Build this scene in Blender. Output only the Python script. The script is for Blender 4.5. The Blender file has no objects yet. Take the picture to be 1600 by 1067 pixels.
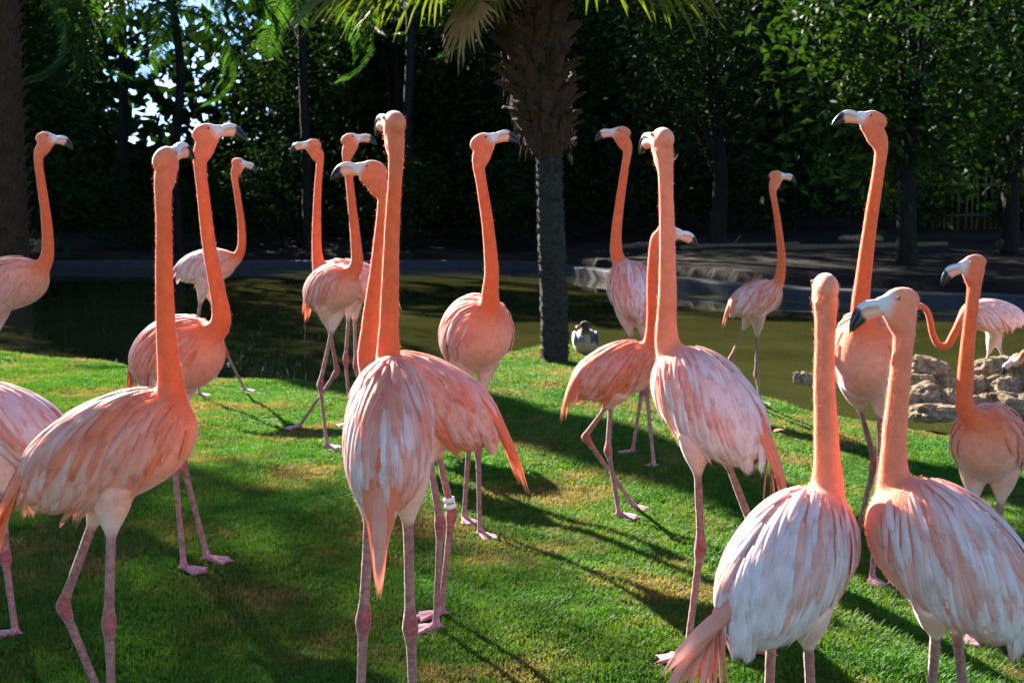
import bpy, bmesh, math, random
import numpy as np
from mathutils import Vector, Matrix, noise

random.seed(7); rng = np.random.default_rng(11)
scene = bpy.context.scene
COL = scene.collection
R = math.radians

# ------------------------------------------------------------------ camera
CAM_H, FPX, PITCH = 1.07, 1900.0, R(5.964)
camd = bpy.data.cameras.new('camera'); cam = bpy.data.objects.new('camera', camd); COL.objects.link(cam)
camd.sensor_width = 36.0; camd.lens = 36.0 * FPX / 1600.0
camd.clip_start = 0.05; camd.clip_end = 800.0
cam.location = (0, 0, CAM_H); cam.rotation_euler = (R(90) - PITCH, 0, 0)
camd.dof.use_dof = True; camd.dof.focus_distance = 2.9; camd.dof.aperture_fstop = 9.0
scene.camera = cam

# ------------------------------------------------------------------ light
SUN_EL, SUN_AZ = R(26.5), R(-32.0)          # azimuth clockwise from +Y
world = bpy.data.worlds.new('World'); scene.world = world; world.use_nodes = True
wn = world.node_tree.nodes; wl = world.node_tree.links
bg = wn['Background']; bg.inputs['Strength'].default_value = 0.066
sky = wn.new('ShaderNodeTexSky'); sky.sky_type = 'NISHITA'; sky.sun_disc = False
sky.sun_elevation = SUN_EL; sky.sun_rotation = SUN_AZ
sky.air_density = 1.0; sky.dust_density = 0.0; sky.ozone_density = 3.0; sky.altitude = 4500
wl.new(sky.outputs[0], bg.inputs['Color'])
sund = bpy.data.lights.new('sun', 'SUN'); sun = bpy.data.objects.new('sun', sund); COL.objects.link(sun)
sund.energy = 5.0; sund.angle = R(0.53); sund.color = (1.0, 0.93, 0.82)
SUN_DIR = Vector((math.sin(SUN_AZ) * math.cos(SUN_EL), math.cos(SUN_AZ) * math.cos(SUN_EL), math.sin(SUN_EL)))
sun.location = SUN_DIR * 60
sun.rotation_euler = (-SUN_DIR).to_track_quat('-Z', 'Y').to_euler()
scene.view_settings.view_transform = 'Standard'; scene.view_settings.look = 'None'
scene.view_settings.exposure = 2.65; scene.view_settings.gamma = 1.0
scene.view_settings.use_curve_mapping = False
scene.cycles.transparent_max_bounces = 24

# ------------------------------------------------------------------ helpers
_F = Vector((0, math.cos(PITCH), -math.sin(PITCH))); _U = Vector((0, math.sin(PITCH), math.cos(PITCH)))
def ray(u, v):
    return _F + Vector((1, 0, 0)) * ((u - 800) / FPX) + _U * ((533.5 - v) / FPX)
def at(u, v, d):
    """world point at distance d in front, seen under photograph coordinates u, v"""
    r = ray(u, v); return Vector((0, 0, CAM_H)) + r * (d / r.y)
def smooth(a, b, x):
    t = np.clip((np.asarray(x, float) - a) / (b - a), 0, 1); return t * t * (3 - 2 * t)
WATER_Z = -0.30
SHX = [-60, -14, -6, -4.2, -3.0, -2.3, -1.6, -1.0, -0.4, 0.3, 1.0, 1.5, 2.0, 2.5, 3.2, 4.5, 7, 14, 60]
SHY = [9, 10.4, 10.5, 10.3, 9.6, 8.9, 8.6, 8.6, 9.4, 10.6, 10.5, 9.6, 8.4, 7.8, 7.5, 7.3, 7.6, 9, 9]
FAX = [-80, -16, 0, 1, 3.1, 4.5, 7.4, 12, 16, 80]
FAY = [31, 31, 31, 29, 22.6, 19.8, 17.6, 16.5, 15.0, 15.0]
def shore(x): return np.interp(x, SHX, SHY)
def farshore(x): return np.interp(x, FAX, FAY)
def ground(x, y):
    x = np.asarray(x, float); y = np.asarray(y, float)
    z = -0.20 * smooth(0.55, 1.7, x) - 0.17 * smooth(3.0, 2.0, y) * smooth(-0.2, 0.5, x) * (1 - smooth(0.55, 1.7, x))
    z = z + 0.05 * np.exp(-((x + 0.55) / 0.5) ** 2 - ((y - 4.6) / 0.9) ** 2)
    z = z + 0.018 * np.sin(x * 2.3 + 1.1 * y) * np.sin(y * 1.7 - 0.6 * x) + 0.008 * np.sin(x * 6.1 - y * 3.3)
    ys = shore(x); s = smooth(ys - 0.9, ys + 1.4, y)
    z = z * (1 - s) - 0.78 * s
    yf = farshore(x); t = smooth(yf + 0.0, yf + 0.5, y)
    bank = 0.02 + 0.045 * np.clip(y - yf, 0, 40) + 0.02 * np.sin(x * 1.3 + y) * np.sin(y * 0.9)
    lb = smooth(0.0, 0.7, -(x + 0.36 * y + 1.0)) * smooth(10.0, 11.5, y); t = np.maximum(t, lb)
    return z * (1 - t) + bank * t
def gz(x, y): return float(ground(x, y))
def on_ground(u, v):
    r = ray(u, v); o = Vector((0, 0, CAM_H)); d = 1.2
    for i in range(4000):
        p = o + r * (d / r.y)
        if p.z <= gz(p.x, p.y): return p
        d += 0.005
    return p

def new_mesh(name, V, F, smooth_shade=True):
    me = bpy.data.meshes.new(name)
    V = np.asarray(V, float)
    me.from_pydata(V.tolist() if len(V) else [], [], F)
    if smooth_shade: me.polygons.foreach_set('use_smooth', [True] * len(me.polygons))
    me.update(); return me
def tri_mesh(name, V, T):
    """fast path: V (n,3), T (m,3) triangles"""
    me = bpy.data.meshes.new(name); V = np.ascontiguousarray(V, np.float32); T = np.ascontiguousarray(T, np.int32)
    me.vertices.add(len(V)); me.vertices.foreach_set('co', V.ravel())
    me.loops.add(T.size); me.loops.foreach_set('vertex_index', T.ravel())
    me.polygons.add(len(T)); me.polygons.foreach_set('loop_start', np.arange(0, T.size, 3, dtype=np.int32))
    me.polygons.foreach_set('loop_total', np.full(len(T), 3, np.int32))
    me.update(calc_edges=True); me.validate(); return me
def obj(name, me, mat=None, parent=None, loc=None):
    o = bpy.data.objects.new(name, me); COL.objects.link(o)
    if mat is not None and me is not None and not me.materials: me.materials.append(mat)
    if parent is not None: o.parent = parent
    if loc is not None: o.location = loc
    return o
def tag(o, label=None, cat=None, group=None, kind=None):
    if label: o['label'] = label
    if cat: o['category'] = cat
    if group: o['group'] = group
    if kind: o['kind'] = kind
    return o
def thing(name, loc, label, cat, group=None):
    o = bpy.data.objects.new(name, None); COL.objects.link(o); o.location = loc
    o.empty_display_size = 0.1
    return tag(o, label, cat, group)
def catmull(P, n):
    P = np.asarray(P, float); m = len(P)
    Q = np.vstack([2 * P[0] - P[1], P, 2 * P[-1] - P[-2]]); out = []
    for i in range(m - 1):
        p0, p1, p2, p3 = Q[i], Q[i + 1], Q[i + 2], Q[i + 3]
        for k in range(n):
            t = k / n
            out.append(0.5 * (2 * p1 + (p2 - p0) * t + (2 * p0 - 5 * p1 + 4 * p2 - p3) * t * t + (3 * p1 - p0 - 3 * p2 + p3) * t ** 3))
    out.append(P[-1]); return np.array(out)
def nrm(v):
    v = np.asarray(v, float); return v / (np.linalg.norm(v) + 1e-12)
def tube(C, rad, seg=12, cap=True, up=None):
    """closed tube; rad (n,) or (n,2) as half-width (side), half-height (up)"""
    C = np.asarray(C, float); n = len(C); rad = np.asarray(rad, float)
    if rad.ndim == 1: rad = np.stack([rad, rad], 1)
    T = np.gradient(C, axis=0); T /= np.linalg.norm(T, axis=1)[:, None] + 1e-12
    ref = np.array(up if up is not None else ([0, 0, 1.0] if abs(T[0][2]) < 0.9 else [0, 1.0, 0]), float)
    V = []; a = np.linspace(0, 2 * np.pi, seg, endpoint=False)
    U = nrm(ref - T[0] * ref.dot(T[0]))
    for i in range(n):
        U = nrm(U - T[i] * U.dot(T[i])); S = np.cross(T[i], U)
        V.append(C[i] + np.cos(a)[:, None] * S * rad[i, 0] + np.sin(a)[:, None] * U * rad[i, 1])
    V = np.vstack(V); F = []
    for i in range(n - 1):
        for k in range(seg):
            k2 = (k + 1) % seg
            F.append((i * seg + k, i * seg + k2, (i + 1) * seg + k2, (i + 1) * seg + k))
    if cap:
        F.append(tuple(range(seg))[::-1]); F.append(tuple((n - 1) * seg + k for k in range(seg)))
    return V, F
def merge(parts):
    V = []; F = []; o = 0
    for v, f in parts:
        V.append(np.asarray(v, float)); F += [tuple(i + o for i in q) for q in f]; o += len(v)
    return np.vstack(V), F
def ball(c, M, nu=16, nv=10):
    """ellipsoid: rows of M are the three semi-axes"""
    V = [np.array([0, 0, 1.0])]; 
    for j in range(1, nv):
        th = math.pi * j / nv
        for i in range(nu):
            ph = 2 * math.pi * i / nu
            V.append(np.array([math.sin(th) * math.cos(ph), math.sin(th) * math.sin(ph), math.cos(th)]))
    V.append(np.array([0, 0, -1.0])); V = np.array(V)
    F = []
    for i in range(nu): F.append((0, 1 + i, 1 + (i + 1) % nu))
    for j in range(nv - 2):
        for i in range(nu):
            a = 1 + j * nu + i; b = 1 + j * nu + (i + 1) % nu
            F.append((a, a + nu, b + nu, b))
    l = len(V) - 1; b0 = 1 + (nv - 2) * nu
    for i in range(nu): F.append((b0 + i, l, b0 + (i + 1) % nu))
    return V @ np.asarray(M, float) + np.asarray(c, float), F
def box(c, sx, sy, sz):
    x, y, z = c; V = [(x + a * sx / 2, y + b * sy / 2, z + d * sz / 2) for d in (-1, 1) for b in (-1, 1) for a in (-1, 1)]
    return np.array(V), [(0, 2, 3, 1), (4, 5, 7, 6), (0, 1, 5, 4), (2, 6, 7, 3), (0, 4, 6, 2), (1, 3, 7, 5)]

# ------------------------------------------------------------------ materials
def mat_new(name):
    m = bpy.data.materials.new(name); m.use_nodes = True; nt = m.node_tree
    for n in list(nt.nodes): nt.nodes.remove(n)
    out = nt.nodes.new('ShaderNodeOutputMaterial'); return m, nt, out
def N(nt, t, **kw):
    n = nt.nodes.new(t)
    for k, v in kw.items():
        if k.startswith('i_'): n.inputs[k[2:].replace('_', ' ')].default_value = v
        else: setattr(n, k, v)
    return n
def ramp(nt, fac, stops):
    r = nt.nodes.new('ShaderNodeValToRGB'); e = r.color_ramp.elements
    while len(e) < len(stops): e.new(0.5)
    for i, (p, c) in enumerate(stops): e[i].position = p; e[i].color = (*c, 1)
    nt.links.new(fac, r.inputs[0]); return r.outputs[0]
def mix(nt, a, b, fac, blend='MIX'):
    m = nt.nodes.new('ShaderNodeMix'); m.data_type = 'RGBA'; m.blend_type = blend
    for s, v in ((6, a), (7, b), (0, fac)):
        if hasattr(v, 'links'): nt.links.new(v, m.inputs[s])
        else: m.inputs[s].default_value = v if s == 0 else (*v, 1)
    return m.outputs[2]
def texn(nt, scale, detail=4, rough=0.6, coord='Object', dim='3D', dist=0.0, vec=None):
    if vec is None:
        if coord == 'World': vec = nt.nodes.new('ShaderNodeNewGeometry').outputs['Position']
        else: vec = nt.nodes.new('ShaderNodeTexCoord').outputs[coord]
    t = N(nt, 'ShaderNodeTexNoise'); t.inputs['Scale'].default_value = scale; t.inputs['Detail'].default_value = detail
    t.inputs['Roughness'].default_value = rough; t.inputs['Distortion'].default_value = dist
    nt.links.new(vec, t.inputs['Vector']); return t.outputs[0]
def scaled(nt, coord, s):
    v = nt.nodes.new('ShaderNodeNewGeometry').outputs['Position'] if coord == 'World' else nt.nodes.new('ShaderNodeTexCoord').outputs[coord]
    m = N(nt, 'ShaderNodeMapping'); m.inputs['Scale'].default_value = s; nt.links.new(v, m.inputs['Vector']); return m.outputs[0]
def bump(nt, h, strength, dist=0.01, normal=None):
    b = N(nt, 'ShaderNodeBump'); b.inputs['Strength'].default_value = strength; b.inputs['Distance'].default_value = dist
    nt.links.new(h, b.inputs['Height'])
    if normal is not None: nt.links.new(normal, b.inputs['Normal'])
    return b.outputs[0]
def principled(nt, out, color, rough=0.6, normal=None, **kw):
    p = N(nt, 'ShaderNodeBsdfPrincipled')
    if hasattr(color, 'links'): nt.links.new(color, p.inputs['Base Color'])
    else: p.inputs['Base Color'].default_value = (*color, 1)
    if hasattr(rough, 'links'): nt.links.new(rough, p.inputs['Roughness'])
    else: p.inputs['Roughness'].default_value = rough
    if normal is not None: nt.links.new(normal, p.inputs['Normal'])
    for k, v in kw.items(): p.inputs[k.replace('_', ' ')].default_value = v
    if out is not None: nt.links.new(p.outputs[0], out.inputs['Surface'])
    return p
def with_translucent(nt, out, p, color, fac):
    t = N(nt, 'ShaderNodeBsdfTranslucent')
    if hasattr(color, 'links'): nt.links.new(color, t.inputs['Color'])
    else: t.inputs['Color'].default_value = (*color, 1)
    m = N(nt, 'ShaderNodeMixShader'); m.inputs[0].default_value = fac
    nt.links.new(p.outputs[0], m.inputs[1]); nt.links.new(t.outputs[0], m.inputs[2]); nt.links.new(m.outputs[0], out.inputs['Surface'])
def attr(nt, name, typ='GEOMETRY'):
    a = N(nt, 'ShaderNodeAttribute'); a.attribute_name = name; a.attribute_type = typ; return a.outputs['Color']
M = {}
# flamingo body: colour stored per vertex is the plumage's own pattern
m, nt, out = mat_new('plumage'); M['plumage'] = m
c = attr(nt, 'Col'); n1 = texn(nt, 45, 5, 0.7); n2 = texn(nt, 9, 3, 0.5)
c2 = mix(nt, c, (1.12, 1.12, 1.12), 1.0, 'MULTIPLY')
v = ramp(nt, n1, [(0.3, (0.84, 0.78, 0.76)), (0.7, (1.08, 1.10, 1.12))]); c2 = mix(nt, c, v, 1.0, 'MULTIPLY')
v = ramp(nt, n2, [(0.3, (0.92, 0.88, 0.86)), (0.7, (1.04, 1.08, 1.10))]); c2 = mix(nt, c2, v, 1.0, 'MULTIPLY')
st = texn(nt, 1.0, 3, 0.6, vec=scaled(nt, 'Object', (260, 260, 110)))
la = N(nt, 'ShaderNodeAttribute'); la.attribute_name = 'Col'; al = la.outputs['Alpha']
scale_ = texn(nt, 1.0, 2, 0.5, vec=scaled(nt, 'Object', (70, 70, 420))); mot = texn(nt, 70, 4, 0.7)
inv = N(nt, 'ShaderNodeMath', operation='SUBTRACT'); inv.inputs[0].default_value = 1.0; nt.links.new(al, inv.inputs[1])
sc_ = N(nt, 'ShaderNodeMath', operation='MULTIPLY'); nt.links.new(scale_, sc_.inputs[0]); nt.links.new(inv.outputs[0], sc_.inputs[1])
legc = mix(nt, mix(nt, c2, ramp(nt, scale_, [(0.35, (0.84, 0.80, 0.78)), (0.6, (1.06, 1.05, 1.05))]), 1.0, 'MULTIPLY'), ramp(nt, mot, [(0.4, (0.7, 0.62, 0.6)), (0.6, (1.1, 1.1, 1.1))]), 1.0, 'MULTIPLY')
c2 = mix(nt, legc, c2, al)
p = principled(nt, out, c2, 0.72, bump(nt, sc_.outputs[0], 0.6, 0.004, bump(nt, st, 0.35, 0.003)), Specular_IOR_Level=0.25, Sheen_Weight=0.45, Sheen_Roughness=0.35)
with_translucent(nt, out, p, c2, 0.10)
m, nt, out = mat_new('down'); M['down'] = m
c = attr(nt, 'Col'); p = principled(nt, out, c, 0.7, Specular_IOR_Level=0.2); with_translucent(nt, out, p, c, 0.5)
# feathers: object colour gives each feather its tint
m, nt, out = mat_new('feather'); M['feather'] = m
oi = N(nt, 'ShaderNodeObjectInfo'); uv = N(nt, 'ShaderNodeUVMap'); sep = N(nt, 'ShaderNodeSeparateXYZ'); nt.links.new(uv.outputs[0], sep.inputs[0])
tip = ramp(nt, sep.outputs[1], [(0.0, (1.0, 0.70, 0.60)), (0.5, (1.0, 0.96, 0.94)), (1.0, (1.03, 1.08, 1.10))])
mp = N(nt, 'ShaderNodeMapping'); mp.inputs['Scale'].default_value = (30, 2.2, 1); mp.inputs['Rotation'].default_value = (0, 0, 0.25); nt.links.new(uv.outputs[0], mp.inputs[0])
barb = texn(nt, 1.0, 4, 0.7, vec=mp.outputs[0]); big = texn(nt, 26, 2, 0.5)
bv = ramp(nt, barb, [(0.3, (0.84, 0.72, 0.68)), (0.7, (1.06, 1.10, 1.12))]); gv = ramp(nt, big, [(0.3, (0.92, 0.86, 0.82)), (0.7, (1.03, 1.06, 1.08))])
c2 = mix(nt, mix(nt, mix(nt, oi.outputs['Color'], tip, 1.0, 'MULTIPLY'), bv, 1.0, 'MULTIPLY'), gv, 1.0, 'MULTIPLY')
p = principled(nt, out, c2, 0.6, bump(nt, barb, 0.3, 0.002), Specular_IOR_Level=0.3, Sheen_Weight=0.12)
t_ = N(nt, 'ShaderNodeBsdfTranslucent'); nt.links.new(c2, t_.inputs['Color']); mx_ = N(nt, 'ShaderNodeMixShader'); mx_.inputs[0].default_value = 0.22
nt.links.new(p.outputs[0], mx_.inputs[1]); nt.links.new(t_.outputs[0], mx_.inputs[2])
mp2 = N(nt, 'ShaderNodeMapping'); mp2.inputs['Scale'].default_value = (26, 1.2, 1); nt.links.new(uv.outputs[0], mp2.inputs[0])
bb_ = texn(nt, 1.0, 3, 0.6, vec=mp2.outputs[0]); a1 = N(nt, 'ShaderNodeMath', operation='MULTIPLY_ADD'); nt.links.new(bb_, a1.inputs[0]); a1.inputs[1].default_value = 0.7; nt.links.new(sep.outputs[1], a1.inputs[2])
a2 = N(nt, 'ShaderNodeMapRange'); a2.inputs['From Min'].default_value = 1.08; a2.inputs['From Max'].default_value = 1.34; nt.links.new(a1.outputs[0], a2.inputs['Value'])
tp = N(nt, 'ShaderNodeBsdfTransparent'); fin = N(nt, 'ShaderNodeMixShader'); nt.links.new(a2.outputs[0], fin.inputs[0]); nt.links.new(mx_.outputs[0], fin.inputs[1]); nt.links.new(tp.outputs[0], fin.inputs[2]); nt.links.new(fin.outputs[0], out.inputs['Surface'])
m, nt, out = mat_new('beak'); M['beak'] = m
principled(nt, out, attr(nt, 'Col'), 0.35, bump(nt, texn(nt, 160, 2), 0.1, 0.002))
m, nt, out = mat_new('eye'); M['eye'] = m
principled(nt, out, attr(nt, 'Col'), 0.12)
m, nt, out = mat_new('leg_band_plastic'); M['band'] = m
principled(nt, out, (0.75, 0.72, 0.66), 0.4)
m, nt, out = mat_new('dark_band'); M['darkband'] = m
principled(nt, out, (0.02, 0.02, 0.025), 0.4)
# lawn soil under the blades
m, nt, out = mat_new('lawn_soil'); M['lawn'] = m
nA = texn(nt, 1.7, 5, 0.65, 'World'); nB = texn(nt, 28, 4, 0.7, 'World')
c = ramp(nt, nA, [(0.40, (0.035, 0.095, 0.010)), (0.56, (0.05, 0.095, 0.012)), (0.68, (0.11, 0.085, 0.03))])
c = mix(nt, c, ramp(nt, nB, [(0.3, (0.45, 0.45, 0.4)), (0.7, (1.25, 1.25, 1.2))]), 1.0, 'MULTIPLY')
gy = N(nt, 'ShaderNodeSeparateXYZ'); nt.links.new(nt.nodes.new('ShaderNodeNewGeometry').outputs['Position'], gy.inputs[0])
mr = N(nt, 'ShaderNodeMapRange'); mr.inputs['From Min'].default_value = -0.30; mr.inputs['From Max'].default_value = -0.22
nt.links.new(gy.outputs[2], mr.inputs['Value'])
c = mix(nt, (0.06, 0.05, 0.03), c, mr.outputs[0])
principled(nt, out, c, 0.95, bump(nt, nB, 0.8, 0.02), Specular_IOR_Level=0.1)
m, nt, out = mat_new('grass_blades'); M['grass'] = m
nA = texn(nt, 1.7, 5, 0.65, 'World'); nC = texn(nt, 9, 3, 0.6, 'World'); nD = texn(nt, 120, 2, 0.5, 'World')
c = ramp(nt, nA, [(0.38, (0.050, 0.160, 0.008)), (0.52, (0.088, 0.160, 0.013)), (0.61, (0.215, 0.160, 0.046))])
c = mix(nt, c, ramp(nt, nC, [(0.35, (0.6, 0.75, 0.6)), (0.65, (1.25, 1.15, 1.1))]), 1.0, 'MULTIPLY')
c = mix(nt, c, ramp(nt, nD, [(0.3, (0.6, 0.6, 0.6)), (0.7, (1.3, 1.3, 1.3))]), 1.0, 'MULTIPLY')
p = principled(nt, out, c, 0.6, Specular_IOR_Level=0.25)
with_translucent(nt, out, p, mix(nt, c, (1.15, 1.25, 0.7), 1.0, 'MULTIPLY'), 0.42)
# far bank earth
m, nt, out = mat_new('sandy_earth'); M['earth'] = m
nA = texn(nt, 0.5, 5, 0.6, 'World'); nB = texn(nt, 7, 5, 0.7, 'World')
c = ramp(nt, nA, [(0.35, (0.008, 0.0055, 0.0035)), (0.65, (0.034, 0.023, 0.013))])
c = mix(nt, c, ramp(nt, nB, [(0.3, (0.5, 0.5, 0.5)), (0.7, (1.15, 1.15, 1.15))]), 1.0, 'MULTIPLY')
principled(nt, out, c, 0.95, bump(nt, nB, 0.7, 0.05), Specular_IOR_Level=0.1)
# pond water: murky green, glossy, small ripples
m, nt, out = mat_new('pond_water'); M['water'] = m
w1 = texn(nt, 1.0, 3, 0.5, vec=scaled(nt, 'World', (1.6, 0.9, 1))); w2 = texn(nt, 1.0, 2, 0.5, vec=scaled(nt, 'World', (7.0, 4.5, 1)))
nb = bump(nt, w2, 0.010, 0.05, bump(nt, w1, 0.018, 0.12))
nM = texn(nt, 0.8, 4, 0.6, 'World')
c = ramp(nt, nM, [(0.35, (0.030, 0.032, 0.009)), (0.65, (0.048, 0.048, 0.014))])
principled(nt, out, c, 0.012, nb, IOR=1.33, Specular_IOR_Level=0.5)
m, nt, out = mat_new('kerb_concrete'); M['kerb'] = m
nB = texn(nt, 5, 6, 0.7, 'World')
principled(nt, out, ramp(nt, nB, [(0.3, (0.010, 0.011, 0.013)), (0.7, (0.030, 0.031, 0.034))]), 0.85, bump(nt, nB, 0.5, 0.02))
m, nt, out = mat_new('limestone'); M['rock'] = m
nA = texn(nt, 5, 6, 0.7); nB = texn(nt, 38, 5, 0.75)
c = ramp(nt, nA, [(0.3, (0.10, 0.065, 0.035)), (0.5, (0.25, 0.185, 0.115)), (0.72, (0.38, 0.31, 0.215))])
c = mix(nt, c, ramp(nt, nB, [(0.32, (0.45, 0.42, 0.4)), (0.6, (1.1, 1.1, 1.1))]), 1.0, 'MULTIPLY')
principled(nt, out, c, 0.9, bump(nt, nB, 0.9, 0.02, bump(nt, nA, 0.6, 0.05)), Specular_IOR_Level=0.2)
def bark(name, c0, c1, scale=(9, 9, 2.5)):
    m, nt, out = mat_new(name); h = texn(nt, 1.0, 6, 0.7, vec=scaled(nt, 'Object', scale))
    principled(nt, out, ramp(nt, h, [(0.3, c0), (0.7, c1)]), 0.9, bump(nt, h, 0.9, 0.03), Specular_IOR_Level=0.15); return m
M['bark'] = bark('tree_bark', (0.005, 0.004, 0.003), (0.018, 0.014, 0.010))
M['palm_bark'] = bark('palm_bark', (0.011, 0.010, 0.008), (0.052, 0.046, 0.035), (30, 30, 45))
M['boot'] = bark('leaf_base_husk', (0.013, 0.007, 0.004), (0.080, 0.040, 0.019), (40, 40, 14))
M['wood'] = bark('weathered_wood', (0.06, 0.04, 0.022), (0.20, 0.14, 0.08), (30, 30, 6))
M['bamboo'] = bark('bamboo_cane', (0.05, 0.045, 0.015), (0.13, 0.11, 0.035), (30, 30, 4))
def leafmat(name, c0, c1, tr=0.3, rough=0.4, spec=0.5, tint=(1.5, 1.7, 0.6)):
    m, nt, out = mat_new(name); nA = texn(nt, 0.9, 3, 0.6, 'World'); nB = texn(nt, 14, 2, 0.5, 'World')
    c = ramp(nt, nA, [(0.3, c0), (0.7, c1)]); c = mix(nt, c, ramp(nt, nB, [(0.3, (0.65, 0.7, 0.65)), (0.7, (1.3, 1.25, 1.2))]), 1.0, 'MULTIPLY')
    p = principled(nt, out, c, rough, Specular_IOR_Level=spec)
    with_translucent(nt, out, p, mix(nt, c, tint, 1.0, 'MULTIPLY'), tr); return m
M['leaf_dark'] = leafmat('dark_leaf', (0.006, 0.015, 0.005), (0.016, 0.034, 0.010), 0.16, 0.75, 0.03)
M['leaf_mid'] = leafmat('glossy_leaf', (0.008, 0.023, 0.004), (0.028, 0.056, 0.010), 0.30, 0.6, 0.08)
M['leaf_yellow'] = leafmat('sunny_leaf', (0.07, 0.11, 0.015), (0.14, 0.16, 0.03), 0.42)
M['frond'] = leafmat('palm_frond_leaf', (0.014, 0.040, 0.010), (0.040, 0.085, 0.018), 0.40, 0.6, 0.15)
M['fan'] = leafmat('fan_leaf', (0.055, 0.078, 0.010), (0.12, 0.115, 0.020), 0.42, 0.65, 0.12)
M['dead_fan'] = leafmat('dead_fan_leaf', (0.16, 0.085, 0.030), (0.26, 0.15, 0.06), 0.3, 0.6, 0.3, (1.3, 1.1, 0.7))

# ------------------------------------------------------------------ ground, pond, far bank
def grid_mesh(name, xs, ys, zf):
    X, Y = np.meshgrid(xs, ys); Z = zf(X, Y); V = np.stack([X, Y, Z], -1).reshape(-1, 3); nx = len(xs); ny = len(ys)
    i = np.arange(nx - 1)[None, :] + np.arange(ny - 1)[:, None] * nx; i = i.ravel()
    T = np.concatenate([np.stack([i, i + 1, i + nx + 1], 1), np.stack([i, i + nx + 1, i + nx], 1)])
    me = tri_mesh(name, V, T); me.polygons.foreach_set('use_smooth', [True] * len(me.polygons)); return me
def spread(lo, a, b, hi, n_out, step):
    L = a - (a - lo) * (np.linspace(1, 0, n_out, endpoint=False) ** 2); Rr = b + (hi - b) * (np.linspace(0, 1, n_out + 1)[1:] ** 2)
    return np.concatenate([L, np.arange(a, b, step), Rr])
lawn = obj('lawn', grid_mesh('lawn', spread(-60, -5, 6, 60, 40, 0.07), np.concatenate([np.linspace(-45, 0, 30, endpoint=False), np.arange(0, 13.01, 0.07)]), ground), M['lawn'])
tag(lawn, kind='structure')
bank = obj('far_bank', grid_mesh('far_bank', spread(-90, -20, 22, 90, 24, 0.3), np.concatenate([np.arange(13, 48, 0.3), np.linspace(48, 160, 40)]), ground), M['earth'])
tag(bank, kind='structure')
xs = np.concatenate([np.linspace(-60, -10, 30), np.linspace(-9.5, 9.5, 90), np.linspace(10, 60, 30)]); nx = len(xs); rows = 24
V = []
for k in range(rows):
    t = k / (rows - 1)
    for x in xs: V.append((x, (1 - t) * (shore(x) - 1.0) + t * (farshore(x) + 0.12), WATER_Z))
F = [(j * nx + i, j * nx + i + 1, (j + 1) * nx + i + 1, (j + 1) * nx + i) for j in range(rows - 1) for i in range(nx - 1)]
pond = obj('pond_water', new_mesh('pond_water', V, F), M['water']); tag(pond, kind='structure')
# concrete kerb along the far edge of the pond
kx = np.concatenate([np.linspace(-40, 0, 41), np.linspace(0.3, 14, 40)]); KP = np.array([[x, farshore(x) - 0.02, 0] for x in kx])
V = []; F = []
for i, p in enumerate(KP):
    t = KP[min(i + 1, len(KP) - 1)] - KP[max(i - 1, 0)]; nr = nrm(np.array([-t[1], t[0], 0]))
    zt = -0.11 + 0.012 * math.sin(i * 1.7)
    for off, z in ((-0.17, -0.9), (-0.17, zt - 0.02), (-0.14, zt), (0.27, zt + 0.005), (0.30, zt - 0.02), (0.30, -0.9)): V.append(p + nr * off + np.array([0, 0, z]))
for i in range(len(KP) - 1):
    for k in range(5): F.append((i * 6 + k, i * 6 + k + 1, (i + 1) * 6 + k + 1, (i + 1) * 6 + k))
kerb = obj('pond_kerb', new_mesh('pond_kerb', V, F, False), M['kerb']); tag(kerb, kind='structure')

# ------------------------------------------------------------------ plants
def leaves(P, size, squash=0.42, up=0.35, seed=0, hang=0.0):
    """folded two-triangle leaves at points P"""
    r = np.random.default_rng(seed); n = len(P)
    d = r.normal(size=(n, 3)); d[:, 2] = d[:, 2] * 0.7 - hang; d /= np.linalg.norm(d, axis=1)[:, None]
    nn = r.normal(size=(n, 3)); nn[:, 2] += up * 3; s = np.cross(d, nn); s /= np.linalg.norm(s, axis=1)[:, None] + 1e-9
    nn = np.cross(s, d); L = size * r.uniform(0.6, 1.25, n)[:, None]; W = L * squash * 0.5
    V = np.empty((n, 4, 3)); V[:, 0] = P; V[:, 1] = P + d * L * 0.45 + s * W + nn * W * 0.3; V[:, 2] = P + d * L - nn * L * 0.12; V[:, 3] = P + d * L * 0.45 - s * W + nn * W * 0.3
    b = np.arange(n)[:, None] * 4; T = np.concatenate([b + np.array([0, 2, 1]), b + np.array([0, 3, 2])])
    return V.reshape(-1, 3), T
def bush_points(n, c, rx, ry, rz, seed, clumps=40, spread_=0.28, zmin=None):
    r = np.random.default_rng(seed)
    C = r.normal(size=(clumps, 3)); C /= np.linalg.norm(C, axis=1)[:, None]; C *= r.uniform(0.45, 1.0, clumps)[:, None] ** 0.6
    C = C * [rx, ry, rz] + np.array(c); k = r.integers(0, clumps, n); sz = r.uniform(0.5, 1.3, clumps)[k]
    P = C[k] + r.normal(size=(n, 3)) * (spread_ * np.array([rx, ry, rz])) * sz[:, None]
    if zmin is not None: P = P[P[:, 2] > zmin]
    return P, C
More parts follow.
